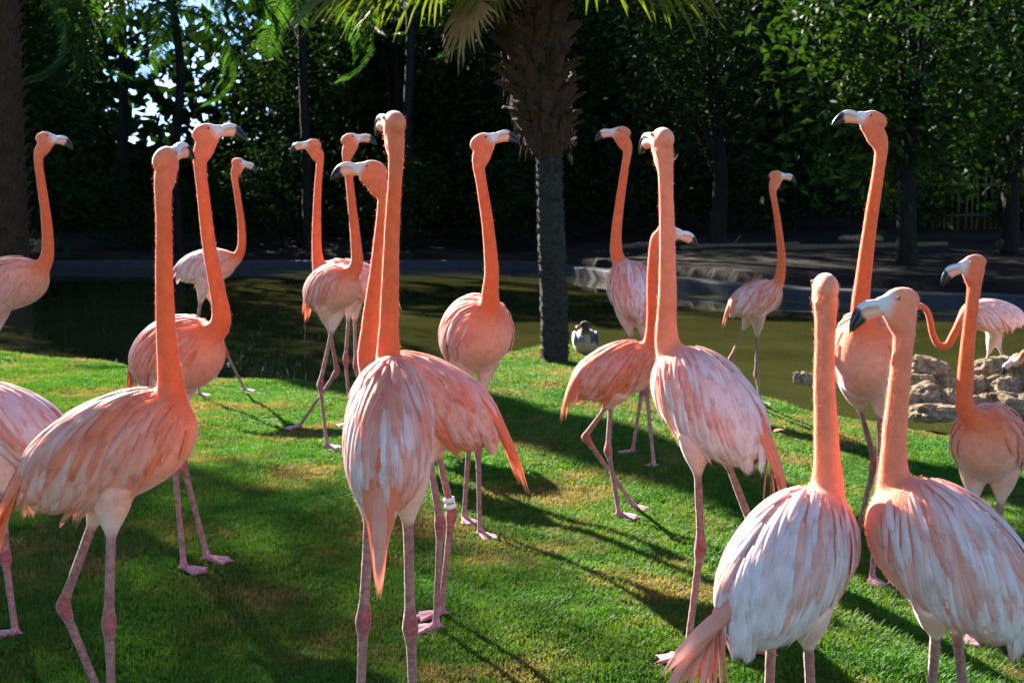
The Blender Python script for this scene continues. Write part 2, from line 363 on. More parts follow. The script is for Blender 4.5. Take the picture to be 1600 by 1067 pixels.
def tree(x, y, h, rx, ry, n, size, mat, label, seed, low=0.8, trunk_r=0.16, cat='tree', group='trees behind the pond', name='broadleaf_tree', ry_shift=0.0):
    z0 = gz(x, y); root = thing(name, (x, y, z0), label, cat, group); r = random.Random(seed)
    zc = (h + low) / 2; rz = (h - low) / 2
    P, C = bush_points(n, (0, ry_shift, zc), rx * 0.85, ry * 0.85, rz * 0.88, seed, clumps=46, zmin=0.15)
    lean = [(0, 0, -0.2), (r.uniform(-.1, .1), r.uniform(-.1, .1), h * 0.2), (r.uniform(-.25, .25), r.uniform(-.2, .2), h * 0.45), (r.uniform(-.4, .4), r.uniform(-.3, .3), h * 0.8)]
    C1 = catmull(lean, 5); parts = [tube(C1, np.linspace(trunk_r * 1.25, trunk_r * 0.3, len(C1)), 9)]
    obj('trunk', new_mesh('trunk', *parts[0]), M['bark'], root)
    for k in range(7):
        b = C1[4 + k % (len(C1) - 5)]; e = C[r.randrange(len(C))]; mid = (b + e) / 2 + np.array([0, 0, 0.25])
        pts = catmull([b, mid, e], 4); obj('limb', new_mesh('limb', *tube(pts, np.linspace(trunk_r * 0.4, 0.015, len(pts)), 6)), M['bark'], root)
    V, T = leaves(P, size, seed=seed + 1); obj('crown', tri_mesh('crown', V, T), mat, root)
    return root
# frond meshes
def pinnate(L, droop, seed, lw=0.022, ll=0.5, pairs=44):
    r = random.Random(seed); pts = []; p = np.zeros(3); a = R(50)
    n = 24
    for i in range(n + 1):
        pts.append(p.copy()); p = p + np.array([math.cos(a), 0, math.sin(a)]) * L / n; a -= droop / n * (0.6 + 1.0 * i / n)
    pts = np.array(pts); V, F = tube(pts, np.linspace(0.022, 0.004, n + 1), 5); V = list(V)
    for k in range(pairs):
        t = 0.16 + 0.84 * k / (pairs - 1); f = t * n; i = min(int(f), n - 1); q = pts[i] + (pts[i + 1] - pts[i]) * (f - i); tn = nrm(pts[i + 1] - pts[i])
        for s in (-1, 1):
            l = ll * (0.55 + 0.6 * math.sin(math.pi * min(1, t * 0.9 + 0.08))) * r.uniform(0.8, 1.1)
            d = nrm(tn * 0.55 + np.array([0, s * r.uniform(.7, 1.0), r.uniform(-.15, .25)])); g = np.array([0, 0, -1.0])
            w = nrm(np.cross(d, g)) * lw; o = len(V); pp = q.copy(); dd = d.copy()
            for j in range(4):
                ww = [0.5, 1.0, 0.8, 0.05][j]; V.append(pp - w * ww); V.append(pp + w * ww)
                pp = pp + dd * l / 3; dd = nrm(dd + g * (0.55 + 0.25 * j))
            for j in range(3): F.append((o + 2 * j, o + 2 * j + 1, o + 2 * j + 3, o + 2 * j + 2))
    return new_mesh('frond', V, F)
def fanleaf(pet, rad, seed, segs=34, arc=210, droop=0.55):
    """petiole along +x then a fan of segments, gravity along -z"""
    r = random.Random(seed); n = 8; a = R(28); p = np.zeros(3); pts = []
    for i in range(n + 1):
        pts.append(p.copy()); p = p + np.array([math.cos(a), 0, math.sin(a)]) * pet / n; a -= R(62) / n
    V, F = tube(np.array(pts), np.linspace(0.022, 0.011, n + 1), 6); V = list(V); hub = np.array(pts[-1]); ax = nrm(pts[-1] - pts[-2]); up = nrm(np.cross(ax, [0, 1, 0])) * -1
    for k in range(segs):
        th = R(-arc / 2 + arc * k / (segs - 1)); d = ax * math.cos(th) + np.array([0, 1, 0]) * math.sin(th); l = rad * (0.78 + 0.22 * math.cos(th)) * r.uniform(0.88, 1.08)
        w0 = rad * R(arc) / segs * 0.30; o = len(V); pp = hub.copy(); dd = d.copy(); side = nrm(np.cross(d, up)); m_ = 6
        for j in range(m_):
            t = j / (m_ - 1); ww = w0 * (0.25 + 2.0 * t if t < 0.45 else 1.15 * (1 - t) / 0.55 + 0.04)
            V.append(pp - side * ww); V.append(pp + side * ww + up * ww * 0.6)
            pp = pp + dd * l / (m_ - 1); dd = nrm(dd + np.array([0, 0, -1.0]) * droop * t * t * 1.5 + np.array([r.uniform(-.06, .06) for _ in range(3)]))
        for j in range(m_ - 1): F.append((o + 2 * j, o + 2 * j + 1, o + 2 * j + 3, o + 2 * j + 2))
    return new_mesh('frond', V, F)

# ---- the palm in the middle: rough slim stem, a shaggy swelling of old leaf bases, fan leaves above
PB = on_ground(868, 566); px, py = PB.x, PB.y; pz = gz(px, py)
palm = thing('fan_palm', (px, py, pz), 'palm with slim scarred stem and shaggy brown leaf bases rising at the pond edge', 'palm')
stem = [(0.0, 0, -0.15), (-0.01, 0, 0.3), (-0.03, 0, 0.8), (-0.05, 0, 1.35), (-0.06, 0, 1.7)]
C1 = catmull(stem, 14); rr = random.Random(3)
rad = np.array([0.100 - 0.010 * min(1, max(0, c[2]) / 1.2) + 0.006 * rr.uniform(-1, 1) + 0.006 * (i % 2) for i, c in enumerate(C1)]); rad[:4] += [0.03, 0.024, 0.016, 0.008]
obj('trunk', new_mesh('trunk', *tube(C1, rad, 18)), M['palm_bark'], palm)
# leaf scars on the stem: real little stubs, one joined part
parts = []
for k in range(620):
    z = rr.uniform(0.02, 1.62); a = rr.uniform(0, 2 * math.pi); i = min(int((z + 0.15) / 1.85 * (len(C1) - 1)), len(C1) - 1); c = C1[i]; rd = 0.093
    b = np.array([c[0] + math.cos(a) * rd, c[1] + math.sin(a) * rd, z]); o = np.array([math.cos(a), math.sin(a), 0.5]) * rr.uniform(0.012, 0.026)
    s = np.array([-math.sin(a), math.cos(a), 0]) * rr.uniform(0.008, 0.016)
    parts.append((np.array([b - s - [0, 0, .012], b + s - [0, 0, .012], b + o, b - s * .6 + [0, 0, .014], b + s * .6 + [0, 0, .014]]), [(0, 1, 2), (1, 4, 2), (4, 3, 2), (3, 0, 2)]))
tag(obj('leaf_scar', new_mesh('leaf_scar', *merge(parts), smooth_shade=False), M['palm_bark'], palm), kind='stuff')
top = [(-0.06, 0, 1.52), (-0.08, 0, 1.7), (-0.11, 0, 1.95), (-0.16, 0, 2.3), (-0.20, 0, 2.7), (-0.22, 0, 3.1), (-0.22, 0, 3.35)]
C2 = catmull(top, 8); r2 = np.interp(C2[:, 2], [1.52, 1.62, 1.8, 2.0, 2.3, 2.6, 3.0, 3.4], [0.11, 0.145, 0.17, 0.19, 0.205, 0.22, 0.21, 0.12])
obj('fibre_core', new_mesh('fibre_core', *tube(C2, r2, 18)), M['boot'], palm)
def boot_mesh(seed):
    r = random.Random(seed); n = 6; V = []; F = []
    for j in range(n):
        t = j / (n - 1); w = 0.045 * (1.0 - 0.30 * t) * r.uniform(.8, 1.2); th = 0.014 * (1 - 0.5 * t); y = 0.012 + 0.075 * t ** 1.6; z = 0.125 * t
        for (a, b) in ((-w, -th), (-w * .5, th), (w * .5, th), (w, -th)): V.append((a, y + b + 0.012 * (1 - (a / w) ** 2), z + r.uniform(-.006, .006)))
    for j in range(n - 1):
        for k in range(4): F.append((j * 4 + k, j * 4 + (k + 1) % 4, (j + 1) * 4 + (k + 1) % 4, (j + 1) * 4 + k))
    F.append((0, 3, 2, 1)); F.append(tuple(4 * (n - 1) + k for k in range(4)))
    return new_mesh('leaf_base', V, F, False)
boots = [boot_mesh(s) for s in range(5)]
for b in boots: b.materials.append(M['boot'])
for k in range(250):
    z = 1.56 + (3.2 - 1.56) * (k / 249); a = k * 2.39996 + rr.uniform(-.2, .2); i = int(np.argmin(np.abs(C2[:, 2] - z))); c = C2[i]; rd = r2[i] - 0.02
    o = obj('leaf_base', boots[k % 5], None, palm); s = rr.uniform(0.75, 1.35)
    o.matrix_local = Matrix.Translation((c[0] + math.cos(a) * rd, c[1] + math.sin(a) * rd, z)) @ Matrix.Rotation(a - R(90), 4, 'Z') @ Matrix.Rotation(R(rr.uniform(-38, 14)), 4, 'X') @ Matrix.Rotation(R(rr.uniform(-15, 15)), 4, 'Y') @ Matrix.Scale(s, 4)
parts = []
for k in range(1100):       # hanging fibres and torn strips
    z = rr.uniform(1.58, 3.1); a = rr.uniform(0, 6.283); i = int(np.argmin(np.abs(C2[:, 2] - z))); c = C2[i]; rd = r2[i] + rr.uniform(0.0, 0.05)
    b = np.array([c[0] + math.cos(a) * rd, c[1] + math.sin(a) * rd, z]); s = np.array([-math.sin(a), math.cos(a), 0]) * rr.uniform(.002, .006); o = np.array([math.cos(a) * .03, math.sin(a) * .03, 0]) * rr.uniform(0, 1.2)
    l = rr.uniform(.05, .20); parts.append((np.array([b - s, b + s, b + o + s * .8 - [0, 0, l * .5], b + o - s * .8 - [0, 0, l * .5], b + o * 1.2 - [0, 0, l]]), [(0, 1, 2, 3), (3, 2, 4)]))
tag(obj('hanging_fibre', new_mesh('hanging_fibre', *merge(parts), smooth_shade=False), M['boot'], palm), kind='stuff')
fans = [fanleaf(0.75, 0.85, s, droop=0.5 + 0.15 * s) for s in range(3)]
for f in fans: f.materials.append(M['fan'])
def place_frond(me, base, az, pitch, scale=1.0, roll=0.0, name='frond', par=None, mat=None):
    if mat is not None: me = me.copy(); me.materials.clear(); me.materials.append(mat)
    o = obj(name, me, None, par)
    o.matrix_local = Matrix.Translation(base) @ Matrix.Rotation(az, 4, 'Z') @ Matrix.Rotation(-pitch, 4, 'Y') @ Matrix.Rotation(roll, 4, 'X') @ Matrix.Scale(scale, 4)
    return o
for k in range(24):
    place_frond(fans[k % 3], (-0.22, 0, 3.2 + 0.012 * k), k * 2.39996, R(-12 + 3.4 * k), rr.uniform(.9, 1.15), R(rr.uniform(-15, 15)), par=palm)
# low fronds that hang into view
for (dx, dz, az, pt, sc, ro, mt) in ((-0.30, 2.92, 178, -2, 1.10, 10, None), (-0.30, 3.0, 190, -6, 1.2, -12, None), (-0.30, 2.95, 186, -10, 0.9, 4, None), (-0.34, 2.85, 222, -40, 0.62, 15, 'dead_fan'), (-0.28, 2.95, 236, -34, 0.55, 0, 'fan'), (-0.1, 3.1, 352, -6, 0.95, 5, None), (-0.3, 2.98, 164, 0, 1.25, 0, None)):
    place_frond(fans[0], (dx, -0.05, dz), R(az), R(pt), sc, R(ro), par=palm, mat=M[mt] if mt else None)

# ---- feather palms on the left bank
pin = [pinnate(3.0, R(150), 1), pinnate(3.3, R(185), 2), pinnate(2.7, R(120), 3)]
for f in pin: f.materials.append(M['frond'])
def feather_palm(x, y, h, label, seed, nf=26, sc=1.0, tr=0.12, skirt=False, lo=-55):
    z0 = gz(x, y); r = random.Random(seed); root = thing('feather_palm', (x, y, z0), label, 'palm', 'feather palms on the far bank')
    C1 = catmull([(0, 0, -0.3), (r.uniform(-.1, .1), 0, h * .35), (r.uniform(-.2, .2), r.uniform(-.1, .1), h * .7), (0, 0, h)], 10)
    obj('trunk', new_mesh('trunk', *tube(C1, np.linspace(tr * 1.15, tr * .85, len(C1)) + np.array([0.015 * (i % 2) for i in range(len(C1))]), 12)), M['boot'] if skirt else M['bark'], root)
    if skirt:
        for k in range(190):
            z = 0.4 + 5.4 * k / 190; a = k * 2.4; b = boots[k % 5]; o = obj('leaf_base', b, None, root)
            o.matrix_local = Matrix.Translation((math.cos(a) * tr * .9, math.sin(a) * tr * .9, z)) @ Matrix.Rotation(a - R(90), 4, 'Z') @ Matrix.Scale(2.0, 4)
    for k in range(nf):
        place_frond(pin[k % 3], (0, 0, h - 0.25 + 0.3 * k / nf), k * 2.39996, R(lo + (75 - lo) * (k / nf) ** 0.8), sc * r.uniform(.85, 1.15), R(r.uniform(-25, 25)), par=root)
    return root
feather_palm(-7.95, 18.8, 13.0, 'tall stout palm with a thick dark trunk and reddish leaf bases', 5, 24, 0.66, 0.42, True)
feather_palm(-8.9, 21.4, 6.0, 'feather palm on the left bank, green fronds hanging beside the thick dark trunk', 6, 30, 0.95, 0.14)
feather_palm(-8.9, 32.6, 6.6, 'feather palm whose arching fronds hang over the left end of the far kerb', 8, 30, 1.15)
feather_palm(-5.6, 33.5, 7.6, 'feather palm with long drooping fronds over the middle of the far shore', 9, 30, 1.25)
feather_palm(-11.2, 35.5, 8.6, 'feather palm standing back among the trees with sky between its fronds', 12, 26, 1.2)
feather_palm(-2.9, 34.5, 8.2, 'feather palm half lost in shade just left of the shaggy fan palm', 13, 28, 1.2)

# ---- broadleaf trees
T_ = [(-17.5, 36, 9.0, 2.8, 2.4, 7000, .24, 'leaf_dark', 'dense dark tree filling the far corner beyond the thick palm trunk', .5),
      (-7.2, 39.5, 6.2, 2.8, 2.2, 6000, .22, 'leaf_dark', 'low dark tree behind the drooping feather palms', .3),
      (-3.6, 38.0, 9.5, 2.7, 2.3, 7500, .22, 'leaf_dark', 'tall dark tree behind the centre of the far shore', .3),
      (0.2, 37.0, 9.5, 2.7, 2.4, 7500, .22, 'leaf_dark', 'dark tree straight behind the shaggy fan palm', .3),
      (3.4, 35.5, 9.8, 2.5, 2.4, 7000, .20, 'leaf_dark', 'dark tree on the far bank just right of the shaggy palm', .6),
      (6.6, 34.5, 10.0, 2.8, 2.6, 7500, .22, 'leaf_dark', 'dark tree rising behind the sandy bank', 1.4),
      (9.8, 38.5, 10.0, 3.0, 2.4, 7500, .24, 'leaf_dark', 'dark tree behind the fence', 2.6),
      (13.6, 33.0, 10.0, 3.0, 2.6, 7500, .22, 'leaf_dark', 'deep shaded tree at the end of the fence', .5),
      (17.5, 31.0, 10.0, 3.2, 2.6, 7000, .24, 'leaf_dark', 'large shaded tree at the far right of the bank', .4)]
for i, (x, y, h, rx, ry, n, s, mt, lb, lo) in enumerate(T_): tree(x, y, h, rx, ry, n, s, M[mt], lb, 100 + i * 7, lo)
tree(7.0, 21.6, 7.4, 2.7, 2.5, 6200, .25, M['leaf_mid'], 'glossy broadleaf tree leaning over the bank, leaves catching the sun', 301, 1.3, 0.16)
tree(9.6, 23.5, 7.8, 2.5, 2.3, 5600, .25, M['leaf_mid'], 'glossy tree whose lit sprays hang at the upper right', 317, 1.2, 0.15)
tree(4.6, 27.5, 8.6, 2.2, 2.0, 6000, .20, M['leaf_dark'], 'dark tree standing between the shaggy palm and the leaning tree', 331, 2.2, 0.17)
tree(-9.0, 15.8, 7.9, 1.3, 1.2, 2100, .17, M['leaf_mid'], 'unseen slender small-crowned tree added on the near bank beyond the left edge, shading the lawn', 345, 6.2, 0.10)  # unseen tree, added so its small high crown dapples the near lawn
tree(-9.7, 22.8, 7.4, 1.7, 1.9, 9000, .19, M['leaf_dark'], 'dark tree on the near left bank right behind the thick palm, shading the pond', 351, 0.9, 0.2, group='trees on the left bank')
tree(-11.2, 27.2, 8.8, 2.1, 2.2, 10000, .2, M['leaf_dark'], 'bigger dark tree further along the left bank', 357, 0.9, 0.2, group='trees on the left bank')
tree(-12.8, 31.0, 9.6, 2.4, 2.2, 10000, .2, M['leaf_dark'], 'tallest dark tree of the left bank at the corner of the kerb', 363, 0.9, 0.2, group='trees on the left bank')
# shrubs and far wood
def shrub(x, y, rx, ry, h, n, s, mt, label, seed, group='shrubs along the far bank'):
    z0 = gz(x, y); root = thing('shrub', (x, y, z0), label, 'shrub', group)
    P, C = bush_points(n, (0, 0, h * .5), rx * .85, ry * .85, h * .45, seed, 26, zmin=0.02); V, T = leaves(P, s, seed=seed); obj('foliage', tri_mesh('foliage', V, T), M[mt], root)
    r = random.Random(seed)
    for k in range(5):
        e = C[k] * 0.8; pts = catmull([(0.1 * k - .2, 0, -.1), e * .5 + np.array([0, 0, .1]), e], 4); obj('stem', new_mesh('stem', *tube(pts, np.linspace(.03, .008, len(pts)), 5)), M['bark'], root)
for i, (x, y, rx, ry, h, n, mt, lb) in enumerate([
    (-15.5, 33.5, 2.0, 1.2, 2.6, 2600, 'leaf_dark', 'dark shrub at the foot of the thick palm trunk'), (-10.2, 33.6, 2.0, 1.2, 2.6, 2600, 'leaf_dark', 'dark shrub between two feather palm trunks'),
    (-6.8, 34.2, 2.0, 1.2, 3.0, 2600, 'leaf_dark', 'dark shrub under the drooping feather palms'), (-3.2, 33.4, 2.0, 1.1, 2.6, 2600, 'leaf_dark', 'dark shrub on the shore behind the middle flamingos'),
    (0.6, 33.2, 2.2, 1.1, 3.0, 2800, 'leaf_dark', 'dark shrub behind the slim palm stem'), (4.2, 32.6, 2.2, 1.2, 2.8, 2800, 'leaf_dark', 'dark shrub at the back of the sandy bank'),
    (7.4, 32.0, 2.0, 1.2, 2.6, 2600, 'leaf_dark', 'dark shrub standing before the fence end'), (10.3, 30.6, 0.8, 0.5, 1.5, 900, 'leaf_dark', 'small dark shrub growing in front of the bamboo fence'), (12.6, 30.5, 1.0, 0.5, 1.3, 1000, 'leaf_dark', 'wider dark shrub in front of the fence end'), (16.2, 28.0, 2.6, 1.4, 3.0, 2800, 'leaf_dark', 'dark shrub at the right end of the bank'),
    (10.7, 38.0, 1.5, 0.9, 1.7, 1800, 'leaf_yellow', 'sunlit yellow green shrub showing through the fence'), (13.0, 38.6, 1.5, 0.9, 1.6, 1800, 'leaf_yellow', 'second sunlit shrub behind the fence, more shaded')]):
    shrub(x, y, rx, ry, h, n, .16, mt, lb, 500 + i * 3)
r = np.random.default_rng(77); n = 205000
X = r.uniform(-48, 48, n); Y = r.uniform(43, 57, n) - np.abs(X) * 0.12
top_ = np.interp(X, [-48, -19, -17, -15, -11, -9, -6.5, -4, 0, 8, 20, 48], [11, 11, 10, 8.6, 8.0, 8.2, 9, 11, 11.5, 12, 12, 12]) + 0.9 * np.sin(X * 1.9) * np.sin(X * 0.7 + 2)
Z = r.uniform(0, 1, n) ** 0.9 * top_
keep = ~((X > 9.0) & (X < 14.5) & (Z < 1.9) & (Y < 44.5))
keep &= ~((X > -17.5) & (X < -5) & (X < -8) & (Z > 3.0) & (r.uniform(0, 1, n) > np.where((X > -16.6) & (X < -11.5), .075, .17)))
P = np.stack([X, Y, Z + 0.4], 1)[keep]; V, T = leaves(P, 0.78, 0.6, seed=5)
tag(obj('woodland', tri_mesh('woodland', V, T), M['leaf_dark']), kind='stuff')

# ---- fence, slab, logs and rocks on the far bank
fx0, fy = 9.9, 31.2
fence = thing('bamboo_fence', (11.4, fy, gz(11.4, fy)), 'low bamboo fence with sunlit canes at the back of the bank', 'fence')
zb = gz(11.4, fy); rr = random.Random(21)
for k in range(20):
    x = fx0 + k * 0.165 + rr.uniform(-.03, .03); h = rr.uniform(1.25, 1.6)
    obj('cane', new_mesh('cane', *tube([(x - 11.4, 0, -0.2), (x - 11.4 + rr.uniform(-.03, .03), 0, h * .5), (x - 11.4 + rr.uniform(-.05, .05), 0, h)], [.034, .032, .026], 7)), M['bamboo'], fence)
for z in (0.35, 1.12): obj('rail', new_mesh('rail', *tube([(-1.65, -.05, z), (0, -.05, z + .02), (1.75, -.05, z)], [.035, .035, .035], 7)), M['bamboo'], fence)
def rock_mesh(name, sx, sy, sz, seed, sub=3, rough=1.0):
    bm = bmesh.new(); bmesh.ops.create_icosphere(bm, subdivisions=sub, radius=1.0); off = Vector((seed * 3.1, seed * 1.7, seed * 0.9))
    for v in bm.verts:
        d = v.co.normalized(); m_ = max(abs(d.x), abs(d.y), abs(d.z)); p = d / (m_ ** 0.55)
        k = 1 + rough * (0.28 * noise.noise(d * 1.5 + off) + 0.15 * noise.noise(d * 3.6 + off) + 0.08 * noise.noise(d * 10 + off))
        v.co = Vector((p.x * sx, p.y * sy, p.z * sz)) * k * 0.86
    me = bpy.data.meshes.new(name); bm.to_mesh(me); bm.free(); me.polygons.foreach_set('use_smooth', [False] * len(me.polygons)); return me
def rock(u, v, w, h, d, label, seed, group, depth=None, mat='rock', sub=4):
    c = at(u, v, d); k = FPX / d; sx, sz = w / k / 2, h / k / 2
    o = obj('rock', rock_mesh('rock', sx, depth or (sx * 0.8), sz, seed, sub), M[mat], None, c); q_ = random.Random(seed); o.rotation_euler = (q_.uniform(-.2, .2), q_.uniform(-.22, .22), q_.uniform(-.6, .6)); return tag(o, label, 'rock', group)
G_ = 'limestone rocks piled at the water edge'
RK = [(1259, 592, 40, 24, 8.1, 'small pale rock alone on the grass edge at the near end of the rock line'), (1312, 596, 44, 34, 8.0, 'dark sided rock behind the flamingo facing us, beside the lone pale rock'),
      (1365, 604, 60, 42, 7.9, 'rock hidden behind the facing flamingo belly'), (1455, 575, 66, 34, 7.85, 'topmost pale flat rock of the heap'),
      (1441, 594, 48, 24, 7.75, 'narrow rock wedged just under the topmost one'), (1480, 598, 40, 28, 7.7, 'small rounded rock right of the wedged one'),
      (1440, 622, 70, 46, 7.5, 'big dark faced block in the middle of the heap'), (1486, 622, 40, 34, 7.45, 'knobbly pale rock beside the big dark block'),
      (1458, 645, 92, 34, 7.3, 'long low slab at the foot of the heap on the grass'), (1520, 636, 60, 44, 7.45, 'rock at the heap foot behind the pink neck'),
      (1552, 572, 62, 34, 7.8, 'bright rock on top of the heap beside the white flamingo legs'), (1603, 576, 50, 30, 7.8, 'pale rock at the picture edge on top of the heap'),
      (1566, 601, 64, 32, 7.6, 'bright topped rock under the high bright one'), (1606, 606, 50, 34, 7.6, 'pale rock low at the picture edge'),
      (1575, 632, 84, 46, 7.4, 'large rock in shade behind the pink chest'), (1528, 602, 36, 34, 7.65, 'small rock between the two bright heaps'),
      (1620, 640, 70, 46, 7.4, 'shaded rock at the picture edge near the ground'), (1640, 590, 60, 60, 7.7, 'last rock of the heap just past the picture edge')]
for i, (u, v, w, h, d, lb) in enumerate(RK): rock(u, v, w, h, d, lb, 40 + i * 5, G_)
for i, (u, v, w, h, d, lb) in enumerate([(18, 386, 46, 26, 32.2, 'grey boulder low on the far left shore'), (36, 381, 32, 30, 32.6, 'taller grey boulder between its two neighbours on the far left shore'), (55, 385, 34, 26, 32.2, 'grey boulder nearest the curved pink neck on the far left shore'), (-12, 384, 40, 30, 32.4, 'grey boulder cut by the picture edge on the far left shore')]):
    rock(u, v, w, h, d, lb, 140 + i * 3, 'grey boulders on the far shore', sub=3)
o = obj('stone_slab', rock_mesh('stone_slab', 0.55, 0.35, 0.09, 9, 3, 0.5), M['rock'], None, (at(1345, 379, 27.5).x, 27.5, gz(at(1345, 379, 27.5).x, 27.5) + 0.06)); tag(o, 'pale flat stone slab lying on the sandy bank', 'stone')
def log(u0, u1, d, rad, label, seed):
    r = random.Random(seed); x0, x1 = at(u0, 400, d).x, at(u1, 400, d).x; n = 9
    P_ = [(x0 + (x1 - x0) * i / n, d + 0.25 * math.sin(i * .5 + seed), 0) for i in range(n + 1)]; P_ = np.array([(x, y, gz(x, y) + rad * .75) for x, y, _ in P_]); c = P_[0].copy()
    rd = np.array([rad * r.uniform(.85, 1.1) * (1 - .04 * i) for i in range(n + 1)])
    bits = [tube(P_ - c, rd, 9), tube(np.array([P_[4] - c, P_[4] - c + [.15, -.1, .22]]), [rad * .4, rad * .2], 6)]
    tag(obj('fallen_log', new_mesh('fallen_log', *merge(bits)), M['wood'], None, c), label, 'log', 'logs on the sandy bank')
log(1065, 1245, 27.0, 0.055, 'thin fallen branch lying along the sandy bank behind the small side-on flamingo', 1)
log(1230, 1480, 25.5, 0.07, 'longer fallen log on the sandy bank running behind the tall neck', 2)
log(960, 1075, 29.0, 0.07, 'short fallen log at the back of the bank beside the slim palm', 3)

# ------------------------------------------------------------------ flamingos
C_NECK = (0.86, 0.140, 0.036); C_CHEST = (0.87, 0.23, 0.085); C_PINK = (0.88, 0.31, 0.17); C_WHITE = (0.88, 0.73, 0.71)
C_ORANGE = (0.88, 0.19, 0.05); C_THIGH = (0.82, 0.54, 0.42); C_LEG = (0.43, 0.205, 0.165); C_HOCK = (0.46, 0.13, 0.11); C_FOOT = (0.60, 0.24, 0.25)
FEET = []
def faz_(lg, az): return lg.get('a', az)
def lerp(a, b, t): return np.asarray(a, float) * (1 - t) + np.asarray(b, float) * t
def hexdir(az, pt): return np.array([math.cos(R(az)) * math.cos(R(pt)), math.sin(R(az)) * math.cos(R(pt)), math.sin(R(pt))])
def vox_union(name, parts, voxel):
    V, F = merge(parts); me = new_mesh('tmp', V, F); o = bpy.data.objects.new('tmp', me); COL.objects.link(o)
    m = o.modifiers.new('r', 'REMESH'); m.mode = 'VOXEL'; m.voxel_size = voxel; m.adaptivity = 0.0
    dg = bpy.context.evaluated_depsgraph_get(); dg.update(); r = bpy.data.meshes.new_from_object(o.evaluated_get(dg)); r.name = name
    bpy.data.objects.remove(o); bpy.data.meshes.remove(me); return r
def mesh_np(me):
    V = np.empty(len(me.vertices) * 3, np.float32); me.vertices.foreach_get('co', V)
    E = np.empty(len(me.edges) * 2, np.int32); me.edges.foreach_get('vertices', E); return V.reshape(-1, 3).astype(float), E.reshape(-1, 2)
def lap(X, E, it, w):
    n = len(X); deg = np.bincount(E.ravel(), minlength=n)[:, None]
    for _ in range(it):
        S = np.zeros_like(X)
        for c in range(X.shape[1]): S[:, c] = np.bincount(E[:, 0], X[E[:, 1], c], n) + np.bincount(E[:, 1], X[E[:, 0], c], n)
        X = X + (S / np.maximum(deg, 1) - X) * w
    return X
def set_col(me, C, alpha=None):
    a = me.color_attributes.new('Col', 'FLOAT_COLOR', 'POINT'); C4 = np.ones((len(C), 4), np.float32); C4[:, :3] = C
    if alpha is not None: C4[:, 3] = alpha
    a.data.foreach_set('color', C4.ravel())
def foot_parts(F, az, s=1.0):
    F = np.array(F); parts = []; tips = []
    for k, a in enumerate((-34, 0, 34)):
        d = hexdir(az + a, 0); l = (0.078 if k == 1 else 0.068) * s; tip = F + d * l; tip[2] = F[2] - 0.006 * s; tips.append(tip)
        parts.append(tube([F + [0, 0, .004], F + d * l * .5, tip], [0.0085 * s, 0.0066 * s, 0.0045 * s], 8))
    parts.append(tube([F + [0, 0, .006], F - hexdir(az, 0) * .024 * s], [0.006 * s, 0.004 * s], 6))
    top = [F + [0, 0, .003]]; sc = []
    for i in range(2):
        sc += [tips[i] * .93 + F * .07, (tips[i] + tips[i + 1]) / 2 * .86 + F * .14]
    sc.append(tips[2] * .93 + F * .07); P = top + sc; n = len(P); h = np.array([0, 0, .0042 * s])
    V = np.array([p + h for p in P] + [p - h for p in P]); Fc = [(0, i, i + 1) for i in range(1, n - 1)] + [(n, n + i + 1, n + i) for i in range(1, n - 1)]
    ring = list(range(n)); Fc += [(ring[i], n + ring[i], n + ring[(i + 1) % n], ring[(i + 1) % n]) for i in range(n)]
    parts.append((V, Fc)); return parts
FEATHER_W = ([0, .12, .3, .5, .7, .85, .95, 1.0], [.55, .85, 1, 1, .92, .76, .52, .10])
TAIL_W = ([0, .12, .3, .5, .7, .85, .95, 1.0], [.5, .8, 1, .95, .75, .5, .28, .04])

